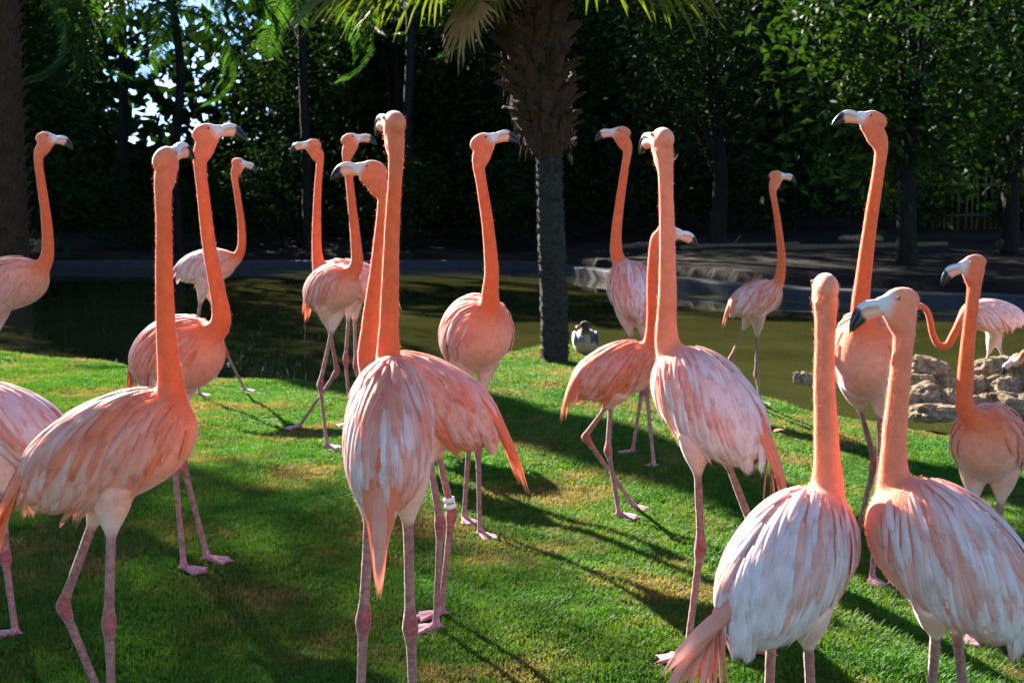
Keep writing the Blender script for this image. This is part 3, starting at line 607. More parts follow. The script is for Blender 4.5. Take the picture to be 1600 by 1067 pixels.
def flamingo(label, tc, d, az, pitch, L, H, W, neck, head, legs, tail=(10, .20, 0.6), white=0.5, nfeather=70, voxel=.0045, neck_col=None, bird_s=1.0,
             band=None, seed=1, neck_r=1.0, black=0, roll=0, flen=1.0, hs_=1.0, orange=0.3, tw=45, tv=(0, 0, 0), fuzz=None):
    fuzz = fuzz or (24000 if voxel < .0042 else 16000 if voxel < .005 else 7000)
    r = random.Random(seed); ncol = np.array(neck_col or C_NECK)
    T0 = np.array(at(tc[0], tc[1], d)); A = hexdir(az, pitch); S = nrm(np.cross([0, 0, 1.0], A)); Uv = np.cross(A, S)
    # egg-shaped trunk
    def Rl(l): 
        q = np.clip(l / L, -1, 1); return np.sqrt(np.clip(1 - np.abs(q) ** 2.15, 0, 1)) * (1 + .10 * q)
    n1 = 22; ls = L * np.cos(np.linspace(0, math.pi, n1)); ls[0] *= .999; ls[-1] *= .999
    cen = T0 + np.outer(ls, A) + np.outer(-0.06 * H * (1 - (ls / L) ** 2), Uv) * 0
    rr_ = np.maximum(Rl(ls), .05); parts = [tube(cen[::-1], np.stack([W * rr_, H * rr_], 1)[::-1], 26, up=Uv)]
    loc = lambda P: ((P - T0) @ A, (P - T0) @ S, (P - T0) @ Uv)
    # neck
    dch = d + 0.8 * L * A[1]; hc = np.array(at(head[0], head[1], head[4] if len(head) > 4 else dch)); hd = hexdir(head[2], head[3])
    hu = nrm(np.array([0, 0, 1.0]) - hd * hd[2]); hs = np.cross(hd, hu) * -1
    hsz = hs_ * bird_s
    NP = [T0 + A * L * .25 + Uv * H * .05, T0 + A * L * .72 + Uv * H * .22]
    npx = [np.array(at(q[0], q[1], dch + (q[2] if len(q) > 2 else 0))) for q in neck]
    NP += npx; NP += [hc - hu * .020 * hsz - hd * .006 * hsz]
    NC = catmull(NP, 9); s_ = np.concatenate([[0], np.cumsum(np.linalg.norm(np.diff(NC, axis=0), axis=1))]); rt = (s_ - s_[9]) / (s_[-1] - s_[9])
    nr_ = np.interp(rt, [-.6, -.05, .0, .10, .25, .5, .8, .92, 1.0], [.075, .056, .046, .0325, .0245, .0205, .0178, .0198, .0235]) * neck_r * bird_s
    parts.append(tube(NC, nr_, 16))
    # head: skull, cheeks and the tapering face
    HM = np.stack([hd * .040, hs * .0232, hu * .0275]) * hsz; parts.append(ball(hc, HM))
    face = np.array([hc + hd * .004 - hu * .004, hc + hd * .030 - hu * .005, hc + hd * .056 * 1 - hu * .0075]); bb = hc + (hd * .052 - hu * .0075) * hsz
    face = hc + (face - hc) * hsz
    parts.append(tube(face, np.array([[.0240, .0260], [.0175, .0205], [.0120, .0150]]) * hsz, 14, up=hu))
    parts.append(ball(hc - (hu * .020 - hd * .008) * hsz, np.stack([hd * .028, hs * .022, hu * .026]) * hsz))
    kx_ = int(np.argmin(np.abs(rt - .885))); parts.append(tube([hc + (hd * .034 - hu * .013) * hsz, hc * .5 + NC[kx_] * .5 + hd * .012 * hsz - hu * .012 * hsz, NC[kx_]], np.array([.0125, .0190, .0165 * neck_r]) * hsz, 12))
    # legs
    LG = []; feet = []
    for i, lg in enumerate(legs):
        side = lg['s']; hip = T0 - A * L * lg.get('b', .08) + S * side * W * .42 - Uv * H * .35 - np.array([0, 0, .02])
        ft = lg['f']; F_ = np.array(on_ground(*ft)) if len(ft) == 2 else np.array(at(*ft))
        if len(ft) == 2: F_[2] = gz(F_[0], F_[1]) + .016; FEET.append((F_[0], F_[1], faz_(lg, az)))
        k = lg['k']; kd = k[2] if len(k) > 2 else (hip[1] + F_[1]) / 2; K = np.array(at(k[0], k[1], kd))
        th = lg.get('t', .36)
        tt = np.array([0, .10, .22, th * .85, th, th + .04, .6, .88, .95, 1.0]); tr_ = np.array([.048, .044, .033, .0208, .0140, .0110, .0102, .0106, .0132, .0160]) * bird_s
        bow = np.array([0, 0.0, 0]); C1 = np.array([hip + (K - hip) * t for t in tt]); C2 = np.array([K + (F_ - K) * t for t in (.035, .08, .14, .5, .9, 1.0)])
        C_ = np.vstack([C1, C2]); Rr = np.concatenate([tr_, np.array([.0166, .0136, .0102, .0090, .0095, .0115]) * bird_s]); parts.append(tube(C_, Rr, 12))
        faz = lg.get('a', az); parts += foot_parts(F_, faz, 1.05 * bird_s) if not lg.get('lift') else foot_parts(F_, faz, .9 * bird_s)
        LG.append((hip, K, F_, th)); feet.append(F_)
    me = vox_union('body', parts, voxel); V, E = mesh_np(me)
    l, w, h = loc(V); dn = np.min(np.linalg.norm(V[:, None, :] - NC[None, ::3, :], axis=2) / np.maximum(nr_[None, ::3], .02), axis=1) if len(V) < 90000 else np.full(len(V), 9.)
    q = np.sqrt((l / L) ** 2 + (w / W) ** 2 + (h / H) ** 2)
    wt = np.clip(1.6 - np.abs(q - 1.0) * 2.2, 0.06, 0.6)[:, None]; wt[(q < 1.5) & (q > 0.8)] = np.maximum(wt[(q < 1.5) & (q > 0.8)], .35)
    V = lap(V, E, 14, wt); V = lap(V, E, 2, .3)
    # colours
    C = np.empty_like(V); sd = [];
    def nearest(P, rad):
        dd = np.linalg.norm(V[:, None, :] - P[None], axis=2) / rad; return dd.min(1), dd.argmin(1)
    lq = np.clip((l / L + 1) / 2, 0, 1)
    base = lerp(C_PINK, C_WHITE, white * .8)
    chest = lerp(C_CHEST, C_WHITE, white * .15); tcol = base[None] * (1 - smooth(.45, .95, lq))[:, None] + chest[None] * smooth(.45, .95, lq)[:, None]
    under = smooth(.15, -.75, h / H)[:, None]; tcol = tcol * (1 - .55 * under) + lerp(C_PINK, (0.82, .54, .40), .5)[None] * .55 * under
    dq = np.abs(q - 1); C[:] = tcol
    nd, ni = nearest(NC[8:], np.maximum(nr_[8:], .02)); nf = (1 - smooth(1.1, 2.0, nd))[:, None] * smooth(1.0, 1.25, q)[:, None]
    nf = np.maximum(nf, (smooth(.55, 1.0, l / L) * smooth(-.3, .5, h / H) * (1 - smooth(1.0, 2.6, nd)))[:, None])
    nt_ = rt[8:][ni]; hcol = lerp(ncol, (0.82, 0.27, 0.15), .35); ncv = ncol[None] * (1 - smooth(.7, 1.0, nt_))[:, None] + hcol[None] * smooth(.7, 1.0, nt_)[:, None]
    C = C * (1 - nf) + ncv * nf
    hv = (V - hc) @ hd; hl = np.linalg.norm(V - hc, axis=1); isH = (hl < .075 * hsz) & (((V - hc) @ hu) > -.035 * hsz); fw = smooth(.020 * hsz, .036 * hsz, hv + .25 * ((V - hc) @ hu))
    C[isH] = C[isH] * (1 - fw[isH, None]) + np.array([.76, .66, .62])[None] * fw[isH, None]
    alp = np.ones(len(V))
    for hip, K, F_, th in LG:
        ax = F_ - K; t2 = np.clip(((V - K) @ ax) / ax.dot(ax), 0, 1); d2 = np.linalg.norm(V - (K + t2[:, None] * ax), axis=1)
        bx = K - hip; t1 = np.clip(((V - hip) @ bx) / bx.dot(bx), 0, 1); d1 = np.linalg.norm(V - (hip + t1[:, None] * bx), axis=1)
        mt_ = (d1 < .035) & (q > 1.05) & (t1 > .1); f = smooth(th - .02, th + .03, t1)[:, None]; bl = smooth(.12, .32, t1)[:, None]; cc = np.array(C_THIGH)[None] * (1 - f) + np.array(C_LEG)[None] * f
        kk = smooth(.86, .98, t1)[:, None]; cc = cc * (1 - kk) + np.array(C_HOCK)[None] * kk; cc = cc * bl + C * (1 - bl); C[mt_] = cc[mt_]
        m2 = (d2 < .026) & (t2 > .0) & (q > 1.1); kk = (1 - smooth(.06, .16, t2))[:, None]; ff = smooth(.93, .99, t2)[:, None]
        cc = np.array(C_LEG)[None] * (1 - kk) + np.array(C_HOCK)[None] * kk; cc = cc * (1 - ff) + np.array(C_FOOT)[None] * ff; C[m2] = cc[m2]
        C[np.linalg.norm(V - F_, axis=1) < .10] = C_FOOT if not False else C_FOOT
        alp[((d2 < .03) & (q > 1.1) & (t2 > 0)) | ((d1 < .03) & (t1 > th + .03) & (q > 1.05)) | (np.linalg.norm(V - F_, axis=1) < .1)] = 0
        C[(t2 < .9) & (d2 < .02) & (t2 > .16) & (q > 1.1)] = C_LEG
    C = lap(C, E, 6, .5)
    root = thing('flamingo', tuple(np.mean(feet, 0) if feet else T0), label, 'flamingo', 'flamingos gathered on the lawn'); r0 = np.array(root.location)
    me.vertices.foreach_set('co', np.ascontiguousarray(V - r0, np.float32).ravel()); set_col(me, C, alp); me.polygons.foreach_set('use_smooth', [True] * len(me.polygons)); me.update()
    obj('body', me, M['plumage'], root)
    # fine down on neck, head and trunk
    nfz = int(fuzz); rg = np.random.default_rng(seed); okv = np.where((V[:, 2] > (np.mean([f_[2] for f_ in feet]) + .52 * bird_s)) & (hl > .0) & ~isH | (nd < 1.6))[0]
    pick = okv[rg.integers(0, len(okv), nfz)]; VN = np.empty(len(me.vertices) * 3, np.float32); me.vertices.foreach_get('normal', VN); VN = VN.reshape(-1, 3)[pick].astype(float)
    B = V[pick] - r0 + rg.normal(size=(nfz, 3)) * voxel * .45; dn_ = np.array([0, 0, -1.0]) - VN * VN[:, 2:3] * -1; dd = VN * rg.uniform(.1, .45, (nfz, 1)) + dn_ * .8 + rg.normal(size=(nfz, 3)) * .25
    dd /= np.linalg.norm(dd, axis=1)[:, None]; sdv = np.cross(dd, VN + rg.normal(size=(nfz, 3)) * .4); sdv /= np.linalg.norm(sdv, axis=1)[:, None] + 1e-9; ln_ = rg.uniform(.0015, .0032, (nfz, 1)) * max(1, voxel / .0045)
    FV = np.stack([B - sdv * ln_ * .16, B + sdv * ln_ * .16, B + dd * ln_], 1).reshape(-1, 3); fm = tri_mesh('down', FV, np.arange(nfz * 3).reshape(-1, 3)); set_col(fm, np.repeat(np.minimum(C[pick] * np.array([1.02, 1.12, 1.15]), .86), 3, axis=0)); tag(obj('down', fm, M['down'], root), kind='stuff')
    # bill
    def bill(name, pts, rv, rw, cols):
        P = np.array([bb + (hd * a + hu * b) * hsz for a, b in pts]); Cc = catmull(P, 4); n = len(Cc); ts = np.linspace(0, len(pts) - 1, n)
        rad = np.stack([np.interp(ts, range(len(pts)), rw), np.interp(ts, range(len(pts)), rv)], 1) * hsz
        V_, F__ = tube(Cc, rad, 12, up=hu); m_ = new_mesh(name, V_ - r0, F__)
        cc = np.array([lerp(cols[0], cols[1], smooth(cols[2] - .22, cols[2] + .22, t)) for t in ts]); set_col(m_, np.repeat(cc, 12, axis=0)); return obj(name, m_, M['beak'], root)
    BK = (.012, .011, .013); WH = (.66, .55, .51); PK = (.82, .33, .20)
    bill('upper_beak', [(-.012, .004), (.009, .0050), (.026, .0040), (.039, -.003), (.049, -.016), (.056, -.033), (.0595, -.050)], [.0085, .0085, .0072, .0062, .0056, .0042, .0012], [.0115, .0115, .0102, .0094, .0080, .0055, .0015], [WH, BK, 3.15])
    bill('lower_beak', [(-.012, -.010), (.007, -.0112), (.022, -.0138), (.0335, -.0205), (.0435, -.0315), (.0545, -.0475)], [.0085, .0112, .0132, .0128, .0088, .0016], [.0095, .0102, .0106, .0098, .0074, .0016], [PK, BK, 2.95])
    for sg in (-1, 1):
        e = hc + (hd * .019 + hs * sg * .0205 + hu * .007) * hsz; V_, F__ = ball(e, np.eye(3) * .0046 * hsz, 12, 8); m_ = new_mesh('eye', V_ - r0, F__)
        cd = ((V_ - e) @ hs) * sg / (.0046 * hsz); set_col(m_, np.where(cd[:, None] > .72, np.array([[.01, .01, .01]]), np.array([[.45, .33, .12]]))); obj('eye', m_, M['eye'], root)
    if band:
        for (li, t, lo) in band:
            hip, K, F_, th = LG[li]; p0 = lerp(hip, K, t) if lo == 0 else lerp(K, F_, t); ax = nrm((K - hip) if lo == 0 else (F_ - K))
            obj('leg_band', new_mesh('leg_band', *tube([p0 - r0 - ax * .006, p0 - r0 + ax * .006], [.0155, .0155], 14)), M['band'] if lo == 0 or t < 0 else M['darkband'], root)
    # feathers laid along the trunk like shingles
    def feather(p, t, length, width, col, prof, name, off0, off1, cling=True, grav=.5, curl=.16):
        n = 8; st = length / (n - 1); P = []; Nn = []; p = p.copy(); t = t.copy(); nv = None
        for i in range(n):
            l_, w_, h_ = loc(p[None]); l_, w_, h_ = l_[0], w_[0], h_[0]; Rq = max(float(Rl(np.array(l_))), .12)
            free = (not cling) or abs(l_) > .93 * L or h_ < -.72 * H
            g = nrm(A * (l_ / L ** 2) + S * (w_ / W ** 2) + Uv * (h_ / H ** 2))
            if not free:
                qq = math.sqrt((w_ / (W * Rq)) ** 2 + (h_ / (H * Rq)) ** 2) + 1e-6; off = off0 + (off1 - off0) * i / (n - 1)
                tgt = 1 + off / (Rq * (W + H) / 2); w_ *= tgt / qq; h_ *= tgt / qq; p = T0 + A * l_ + S * w_ + Uv * h_; nv = g
            else:
                nv = g if nv is None else nrm(nv - t * nv.dot(t))
                if abs(l_) < L:
                    qq = math.sqrt((w_ / (W * Rq)) ** 2 + (h_ / (H * Rq)) ** 2)
                    if qq < 1.02 and qq > 1e-3: p = T0 + A * l_ + (S * w_ + Uv * h_) * (1.03 / qq)
            if P: t = nrm(p - P[-1])
            t = nrm(t - nv * t.dot(nv)) if not free else t
            P.append(p.copy()); Nn.append(nv.copy())
            t = nrm(t + np.array([0, 0, -1.0]) * grav * st / .1 * (1 if free else .35)); p = p + t * st
        P = np.array(P); Nn = np.array(Nn); Tt = np.gradient(P, axis=0); V_ = []; uvs = []
        for i in range(n):
            f = i / (n - 1); ww = width * np.interp(f, *prof) / 2; sd_ = nrm(np.cross(nrm(Tt[i]), Nn[i])); jag = 1 + r.uniform(-.06, .06)
            for a, u in ((-1, 0), (-.5, .25), (0, .5), (.5, .75), (1, 1)): V_.append(P[i] + sd_ * ww * a * jag + Nn[i] * width * curl * (1 - a * a) - r0); uvs.append((u, f))
        F__ = [(i * 5 + k, i * 5 + k + 1, (i + 1) * 5 + k + 1, (i + 1) * 5 + k) for i in range(n - 1) for k in range(4)]
        m_ = new_mesh(name, V_, F__); ul = m_.uv_layers.new(name='UVMap'); li = np.empty(len(m_.loops), np.int32); m_.loops.foreach_get('vertex_index', li); ul.data.foreach_set('uv', np.array(uvs, np.float32)[li].ravel())
        o = obj(name, m_, M['feather'], root); o.color = (*[float(x) for x in col], 1); return o
    if nfeather > 0:
        rowsN = max(6, int(round(math.sqrt(nfeather) * .80))); per = nfeather / rowsN
        for j in range(rowsN):
            f = j / (rowsN - 1); lq_ = .80 - 1.61 * f; l_ = lq_ * L; Rq = float(Rl(np.array(l_))); m_ = max(5, int(round(per * (.72 + .5 * math.sin(math.pi * f)))))
            for k in range(m_):
                th = R(-100 + 200 * (k + .5 * (j % 2) + r.uniform(-.3, .3)) / (m_ - .5)); w_, h_ = W * Rq * math.sin(th), H * Rq * math.cos(th)
                p = T0 + A * l_ * r.uniform(.94, 1.06) + S * w_ + Uv * h_; down = nrm(S * math.cos(th) * W - Uv * math.sin(th) * H) * (1 if th > 0 else -1)
                if np.min(np.linalg.norm(NC[6:] - p, axis=1) / nr_[6:]) < 1.12: continue
                sl = R(10 + 34 * min(1, abs(th) / R(70)) + r.uniform(-9, 9)); t = nrm(-A * math.cos(sl) + down * math.sin(sl))
                ln = (.052 + .082 * math.sin(math.pi * min(1, f * .75 + .12))) * r.uniform(.75, 1.25) * flen * 1.08 * bird_s * (1 - .3 * max(0, abs(th) / R(100) - .6)); wd = (.012 + .0095 * f) * r.uniform(.8, 1.25) * bird_s
                side = abs(th) / R(100); wgt = min(1, max(0, white + r.uniform(-.12, .12) + .3 * (f - .35) + .25 * noise.noise(Vector((f * 4, th * 2, seed * 7.7)))))
                col = lerp(lerp(C_PINK, C_CHEST, .4), C_WHITE, wgt); og = noise.noise(Vector((f * 1.6, th * 2.4, seed * 3.3))) + (.25 if .25 < side < .62 and f < .6 else 0) + r.uniform(-.22, .22)
                if og > .42 - orange * .75: col = lerp(col, C_ORANGE, min(.85 - .3 * white, .26 + (og - .42 + orange * .75) * 1.1))
                if side > .86 and r.random() < .45: col = lerp(col, C_ORANGE, .5)
                feather(p, t, ln, wd, col * r.uniform(.95, 1.05), FEATHER_W, 'feather', .002, .0055 + .003 * r.random(), grav=.25 + .3 * side)
        nt2, tl, tg = tail
        for k in range(nt2):      # long drooping plumes over the rump and tail
            f = (k + .5) / nt2; th = R(-tw + 2 * tw * f); lay = k % 3; l_ = -L * (.58 + .12 * lay); Rq = float(Rl(np.array(l_)))
            p = T0 + A * l_ + S * W * Rq * math.sin(th) * .9 + Uv * H * Rq * math.cos(th) * (.75 + .12 * lay) + Uv * .004
            t = nrm(-A * .9 + S * math.sin(th) * .12 + np.array([0, 0, -1.0]) * .25 + np.array(tv)); og = .62 + .35 * (lay == 0) + r.uniform(-.15, .15)
            col = lerp(lerp(C_PINK, C_WHITE, white * .8), C_ORANGE, min(.85, max(0, og * (1.2 - .4 * white)))); feather(p, t, tl * r.uniform(.75, 1.12) * bird_s, (.021 * r.uniform(.75, 1.25)) * bird_s, col, TAIL_W, 'tail_feather', .004, .010, grav=tg * r.uniform(.8, 1.25), curl=.10)
        for k in range(black):
            p = T0 - A * L * .55 - Uv * H * .62 + S * W * (.75 if k % 2 else -.75); feather(p, nrm(-A - Uv * .15), .11, .022, (.012, .011, .012), TAIL_W, 'flight_feather', .0, .0, cling=False, grav=.4)
    return root

LG_ = lambda s, k, f, **kw: dict(s=s, k=k, f=f, **kw)      # side (+1 = bird's left), hock, foot
flamingo('side-on flamingo with strong orange neck, its long orange tail trailing off the left edge', (172, 706), 2.45, 22, 22, .185, .105, .088,
    [(268, 620), (261, 545), (257, 450), (256, 350), (255, 290)], (257, 249, 72, 30), [LG_(1, (98, 945), (170, 1130)), LG_(-1, (170, 970), (178, 1190))], tail=(18, .27, .45), white=.26, nfeather=249, voxel=.004, seed=1, tv=(-.25, 0, 0), orange=.58, hs_=.88, neck_r=.90)
flamingo('flamingo with a dark ringed leg, bill raised, standing behind a tall orange neck', (276, 556), 3.68, -32, 14, .18, .115, .095,
    [(345, 505), (340, 455), (327, 385), (317, 300), (312, 245)], (320, 208, 2, 18), [LG_(1, (272, 722), (288, 897), a=-15), LG_(-1, (284, 716), (325, 882), a=0)], tail=(10, .2, .5), white=.35, nfeather=158, seed=2, band=[(0, .02, 1)], orange=.5)
flamingo('far-left flamingo over the dark water, body cut by the left picture edge, bill pointing right', (2, 446), 5.1, 5, 12, .20, .11, .095,
    [(66, 418), (75, 392), (72, 340), (65, 290), (60, 245)], (70, 216, 0, 4), [LG_(1, (-22, 600), (-20, 728)), LG_(-1, (-35, 590), (-40, 715))], white=.4, nfeather=91, voxel=.006, seed=3)
flamingo('small pale flamingo far left of centre against the pond, one leg stepping forward', (322, 417), 7.0, 8, 12, .175, .098, .09,
    [(366, 408), (377, 388), (377, 350), (371, 305), (366, 272)], (372, 254, -5, -4), [LG_(1, (352, 548), (383, 614), a=0), LG_(-1, (303, 540), (312, 621), a=0)], tail=(9, .26, .45), white=.75, nfeather=81, voxel=.006, seed=4, orange=.15)
flamingo('white backed flamingo at the left edge whose head and neck are out of the picture', (14, 668), 3.06, 172, 16, .165, .10, .09,
    [(-75, 560), (-85, 460), (-82, 360), (-78, 250)], (-86, 200, 180, 5), [LG_(1, (8, 870), (25, 1000), a=180), LG_(-1, (-20, 880), (-28, 985), a=180)], tail=(8, .14, .7), white=.85, nfeather=182, seed=5, orange=.15)
flamingo('flamingo facing left with bill drooping, its body hidden behind the round-bodied walking one', (548, 440), 6.0, 172, 10, .185, .105, .09,
    [(500, 425), (495, 390), (495, 340), (497, 290), (500, 245)], (490, 226, 180, 6), [LG_(1, (540, 560), (548, 668), a=180), LG_(-1, (556, 570), (575, 672), a=180)], tail=(9, .2, .5), white=.5, nfeather=81, voxel=.006, seed=6)
flamingo('round-bodied flamingo with crossed walking legs, bill held up to the right', (518, 452), 5.55, -42, 16, .165, .108, .098,
    [(557, 415), (556, 380), (550, 320), (544, 265), (541, 240)], (546, 218, 5, 16), [LG_(1, (500, 600), (511, 703), a=-15), LG_(-1, (527, 580), (467, 672), a=200)], tail=(9, .22, .9), white=.45, nfeather=113, voxel=.0055, seed=7)
flamingo('flamingo with two white leg rings and pale eye, long bill drooping left past another neck', (668, 630), 3.1, 168, 20, .195, .112, .088,
    [(577, 560), (580, 500), (590, 420), (599, 335), (601, 300)], (584, 266, 178, 14), [LG_(1, (688, 815), (681, 990), a=190), LG_(-1, (706, 800), (689, 968), a=190)], tail=(12, .26, .28), white=.3, nfeather=182, seed=8, hs_=.92, band=[(1, .86, 0), (1, .93, 0)], orange=.45)
flamingo('tall flamingo at centre seen from behind, white back and orange tail hanging between its legs', (607, 678), 2.25, 88, 42, .165, .100, .077,
    [(607, 560), (609, 460), (613, 350), (618, 270), (619, 230)], (617, 192, 118, 16), [LG_(1, (568, 965), (560, 1205)), LG_(-1, (641, 975), (650, 1215))], tail=(20, .20, 1.2), white=.62, nfeather=273, voxel=.004, seed=9, orange=.52, hs_=.84, neck_r=.78, flen=.9, tw=58)
flamingo('flamingo standing before the palm stem, chest towards us, black tipped bill raised', (742, 522), 4.08, -62, 18, .165, .125, .108,
    [(766, 455), (768, 420), (762, 350), (752, 285), (747, 250)], (752, 222, 2, 26), [LG_(1, (747, 700), (750, 842), a=-40), LG_(-1, (733, 690), (725, 818), a=-60)], tail=(9, .2, .7), white=.5, nfeather=158, seed=10)
flamingo('flamingo with streaked white back turned to us near the duck, bill pointing left', (990, 455), 5.25, 112, 36, .16, .105, .098,
    [(964, 400), (963, 365), (968, 320), (976, 265), (981, 230)], (972, 207, 180, 8), [LG_(1, (1004, 605), (988, 712), a=150), LG_(-1, (1010, 610), (1022, 735), a=100)], tail=(9, .16, 1.0), white=.8, nfeather=136, voxel=.0055, seed=11, orange=.3)
flamingo('smaller pink flamingo side-on with tail drooping left, its head peeping past a taller neck', (962, 582), 4.3, 14, 18, .165, .098, .085,
    [(1016, 548), (1020, 500), (1019, 440), (1021, 395), (1027, 370)], (1043, 362, 3, -4), [LG_(1, (950, 702), (968, 812), a=-10), LG_(-1, (914, 682), (992, 792, 4.35), a=-25, lift=True)], tail=(12, .19, .75), white=.22, nfeather=158, seed=12, orange=.5)
flamingo('white backed flamingo seen from behind with pink tail sweeping right, neck straight up', (1108, 634), 2.88, 138, 36, .175, .105, .092,
    [(1042, 535), (1043, 450), (1042, 350), (1040, 270), (1039, 245)], (1036, 217, 112, 12), [LG_(1, (1095, 852), (1072, 1040), a=150), LG_(-1, (1178, 830), (1205, 1032), a=120)], tail=(14, .25, .5), white=.93, nfeather=249, seed=13, tv=(.4, 0, .1), orange=.22, neck_col=(.86, .235, .115))
flamingo('small flamingo wading-side at the grass edge, right of centre, facing right with legs apart', (1181, 468), 6.9, 14, 18, .165, .100, .09,
    [(1218, 435), (1221, 400), (1215, 345), (1207, 295)], (1212, 274, 0, 4), [LG_(1, (1141, 560), (1158, 625), a=0), LG_(-1, (1181, 585), (1189, 634), a=0)], tail=(9, .2, .7), white=.5, nfeather=91, voxel=.006, seed=14)
flamingo('tallest flamingo facing us at right, pale belly, black bill hooked to the left', (1354, 556), 3.75, 250, 24, .16, .140, .100,
    [(1345, 480), (1352, 410), (1362, 335), (1373, 265), (1377, 222)], (1366, 188, 178, 20), [LG_(-1, (1367, 722), (1330, 880), a=240), LG_(1, (1375, 748), (1362, 912), a=270)], tail=(8, .16, .8), white=.35, nfeather=91, seed=15)
flamingo('low near flamingo with broad white back and short neck, head turned away from us', (1229, 884), 2.12, 36, 36, .168, .106, .091,
    [(1292, 765), (1291, 680), (1288, 600), (1289, 530), (1290, 490)], (1290, 450, 85, 8), [LG_(1, (1200, 1110), (1196, 1260)), LG_(-1, (1268, 1120), (1262, 1270))], tail=(16, .27, .30), white=.97, nfeather=273, voxel=.004, seed=16, tv=(-.75, 0, .25), orange=.16, neck_col=(.86, .235, .115), neck_r=1.0)
flamingo('near flamingo at right with striped white and orange back, head turned left in profile', (1488, 874), 2.08, 144, 36, .170, .106, .088,
    [(1398, 770), (1397, 690), (1404, 610), (1411, 540), (1413, 505)], (1408, 470, 194, -2), [LG_(1, (1455, 1085), (1460, 1230)), LG_(-1, (1507, 1090), (1512, 1240))], tail=(16, .29, .5), white=.88, nfeather=285, voxel=.004, seed=17, hs_=.9, tv=(.55, 0, .1), black=1, orange=.4, neck_col=(.86, .235, .115))
flamingo('flamingo at the right edge facing us with peach belly, black bill hanging left', (1547, 692), 3.5, 238, 20, .155, .112, .100,
    [(1509, 640), (1509, 580), (1515, 510), (1522, 450)], (1522, 411, 186, -8), [LG_(-1, (1523, 880), (1515, 1004), a=240), LG_(1, (1553, 880), (1560, 1000), a=250)], tail=(8, .16, .8), white=.3, nfeather=91, seed=18, hs_=.9)
flamingo('white flamingo behind the rocks with its neck bent in a low loop to the left', (1550, 494), 7.0, 178, 6, .185, .095, .09,
    [(1492, 520), (1480, 540), (1466, 538), (1457, 520), (1452, 495), (1444, 481), (1428, 478)], (1414, 486, 180, -50), [LG_(1, (1531, 605), (1528, 660), a=180), LG_(-1, (1579, 590), (1584, 655), a=180)], tail=(9, .18, .5), white=.9, nfeather=100, voxel=.006, seed=19, orange=.1)
flamingo('flamingo mostly outside the right edge, only its lowered pink neck showing above the rocks', (1680, 540), 6.6, 25, 5, .175, .10, .09,
    [(1628, 545, -.15), (1612, 548, -.15), (1600, 552, -.15)], (1588, 560, 200, -20), [LG_(1, (1680, 610), (1680, 672)), LG_(-1, (1660, 605), (1660, 668))], tail=(6, .16, .6), white=.5, nfeather=54, voxel=.006, seed=20)

# ------------------------------------------------------------------ duck on the shore
def duck():
    p = at(915, 546, 9.4); p.z = gz(p.x, p.y) - .004; d = p.y; root = thing('duck', tuple(p), 'dark headed duck with orange bill sitting at the water edge beside the palm', 'duck'); s = 1.0
    W = lambda x, y, z: np.array([x, y, z]) * s
    parts = [ball(W(0, .02, .095), np.stack([W(.10, 0, 0), W(0, .15, .02), W(0, -.02, .105)])), tube(catmull([W(0, -.03, .12), W(-.005, -.06, .18), W(-.008, -.06, .225)], 4), np.linspace(.055, .026, 9), 12), ball(W(-.012, -.062, .236), np.stack([W(.036, 0, 0), W(0, .028, 0), W(0, 0, .029)])), ball(W(.018, -.056, .232), np.stack([W(.022, 0, -.006), W(0, .012, 0), W(.004, 0, .020)])), tube([W(0, .14, .10), W(.0, .22, .12)], [.05, .012], 10)]
    me = vox_union('body', parts, .005); V, E = mesh_np(me); V = lap(V, E, 5, .4); C = np.tile(np.array([[.36, .25, .13]]), (len(V), 1)); z = V[:, 2]; x = V[:, 0]; y = V[:, 1]
    C[(z > .10) & (x > .028)] = (.045, .045, .045); C[(z > .10) & (x < -.02)] = (.17, .155, .14); C[(y > .05) & (z > .1)] = (.10, .10, .10); C[(z > .19)] = (.055, .026, .018); C[(z > .165) & (z <= .19) & (abs(x) < .05)] = (.10, .055, .035)
    C = lap(C, E, 3, .5); me.vertices.foreach_set('co', V.astype(np.float32).ravel()); set_col(me, C); me.polygons.foreach_set('use_smooth', [True] * len(me.polygons)); obj('body', me, M['plumage'], root)
    for nm, zz, rr2 in (('upper_beak', .234, .008), ('lower_beak', .226, .006)):
        V_, F_ = tube([W(-.040, -.066, zz), W(-.062, -.070, zz - .006), W(-.088, -.074, zz - .015)], [[rr2 * 1.1, rr2], [rr2 * .8, rr2 * .6], [.003, .002]], 8); m_ = new_mesh(nm, V_, F_); set_col(m_, np.tile([[.55, .12, .05]], (len(V_), 1))); obj(nm, m_, M['beak'], root)
    for sg in (-1, 1):
        V_, F_ = ball(W(-.024, -.062 + sg * .024, .243), np.eye(3) * .0045, 8, 6); m_ = new_mesh('eye', V_, F_); set_col(m_, np.tile([[.02, .01, .01]], (len(V_), 1))); obj('eye', m_, M['eye'], root)
        V_, F_ = merge(foot_parts((sg * .03, -.05, .008), -90, .6)); m_ = new_mesh('foot', V_, F_); set_col(m_, np.tile([[.5, .14, .06]], (len(V_), 1))); obj('foot', m_, M['beak'], root)
    for sg, c_ in ((-1, (.17, .155, .14)), (1, (.04, .04, .045))):
        V_, F_ = ball(W(sg * .082, .05, .115), np.stack([W(.024, 0, .006), W(0, .125, .01), W(-.004, -.01, .060)])); m_ = new_mesh('wing', V_, F_); set_col(m_, np.tile([c_], (len(V_), 1))); obj('wing', m_, M['plumage'], root)
duck()

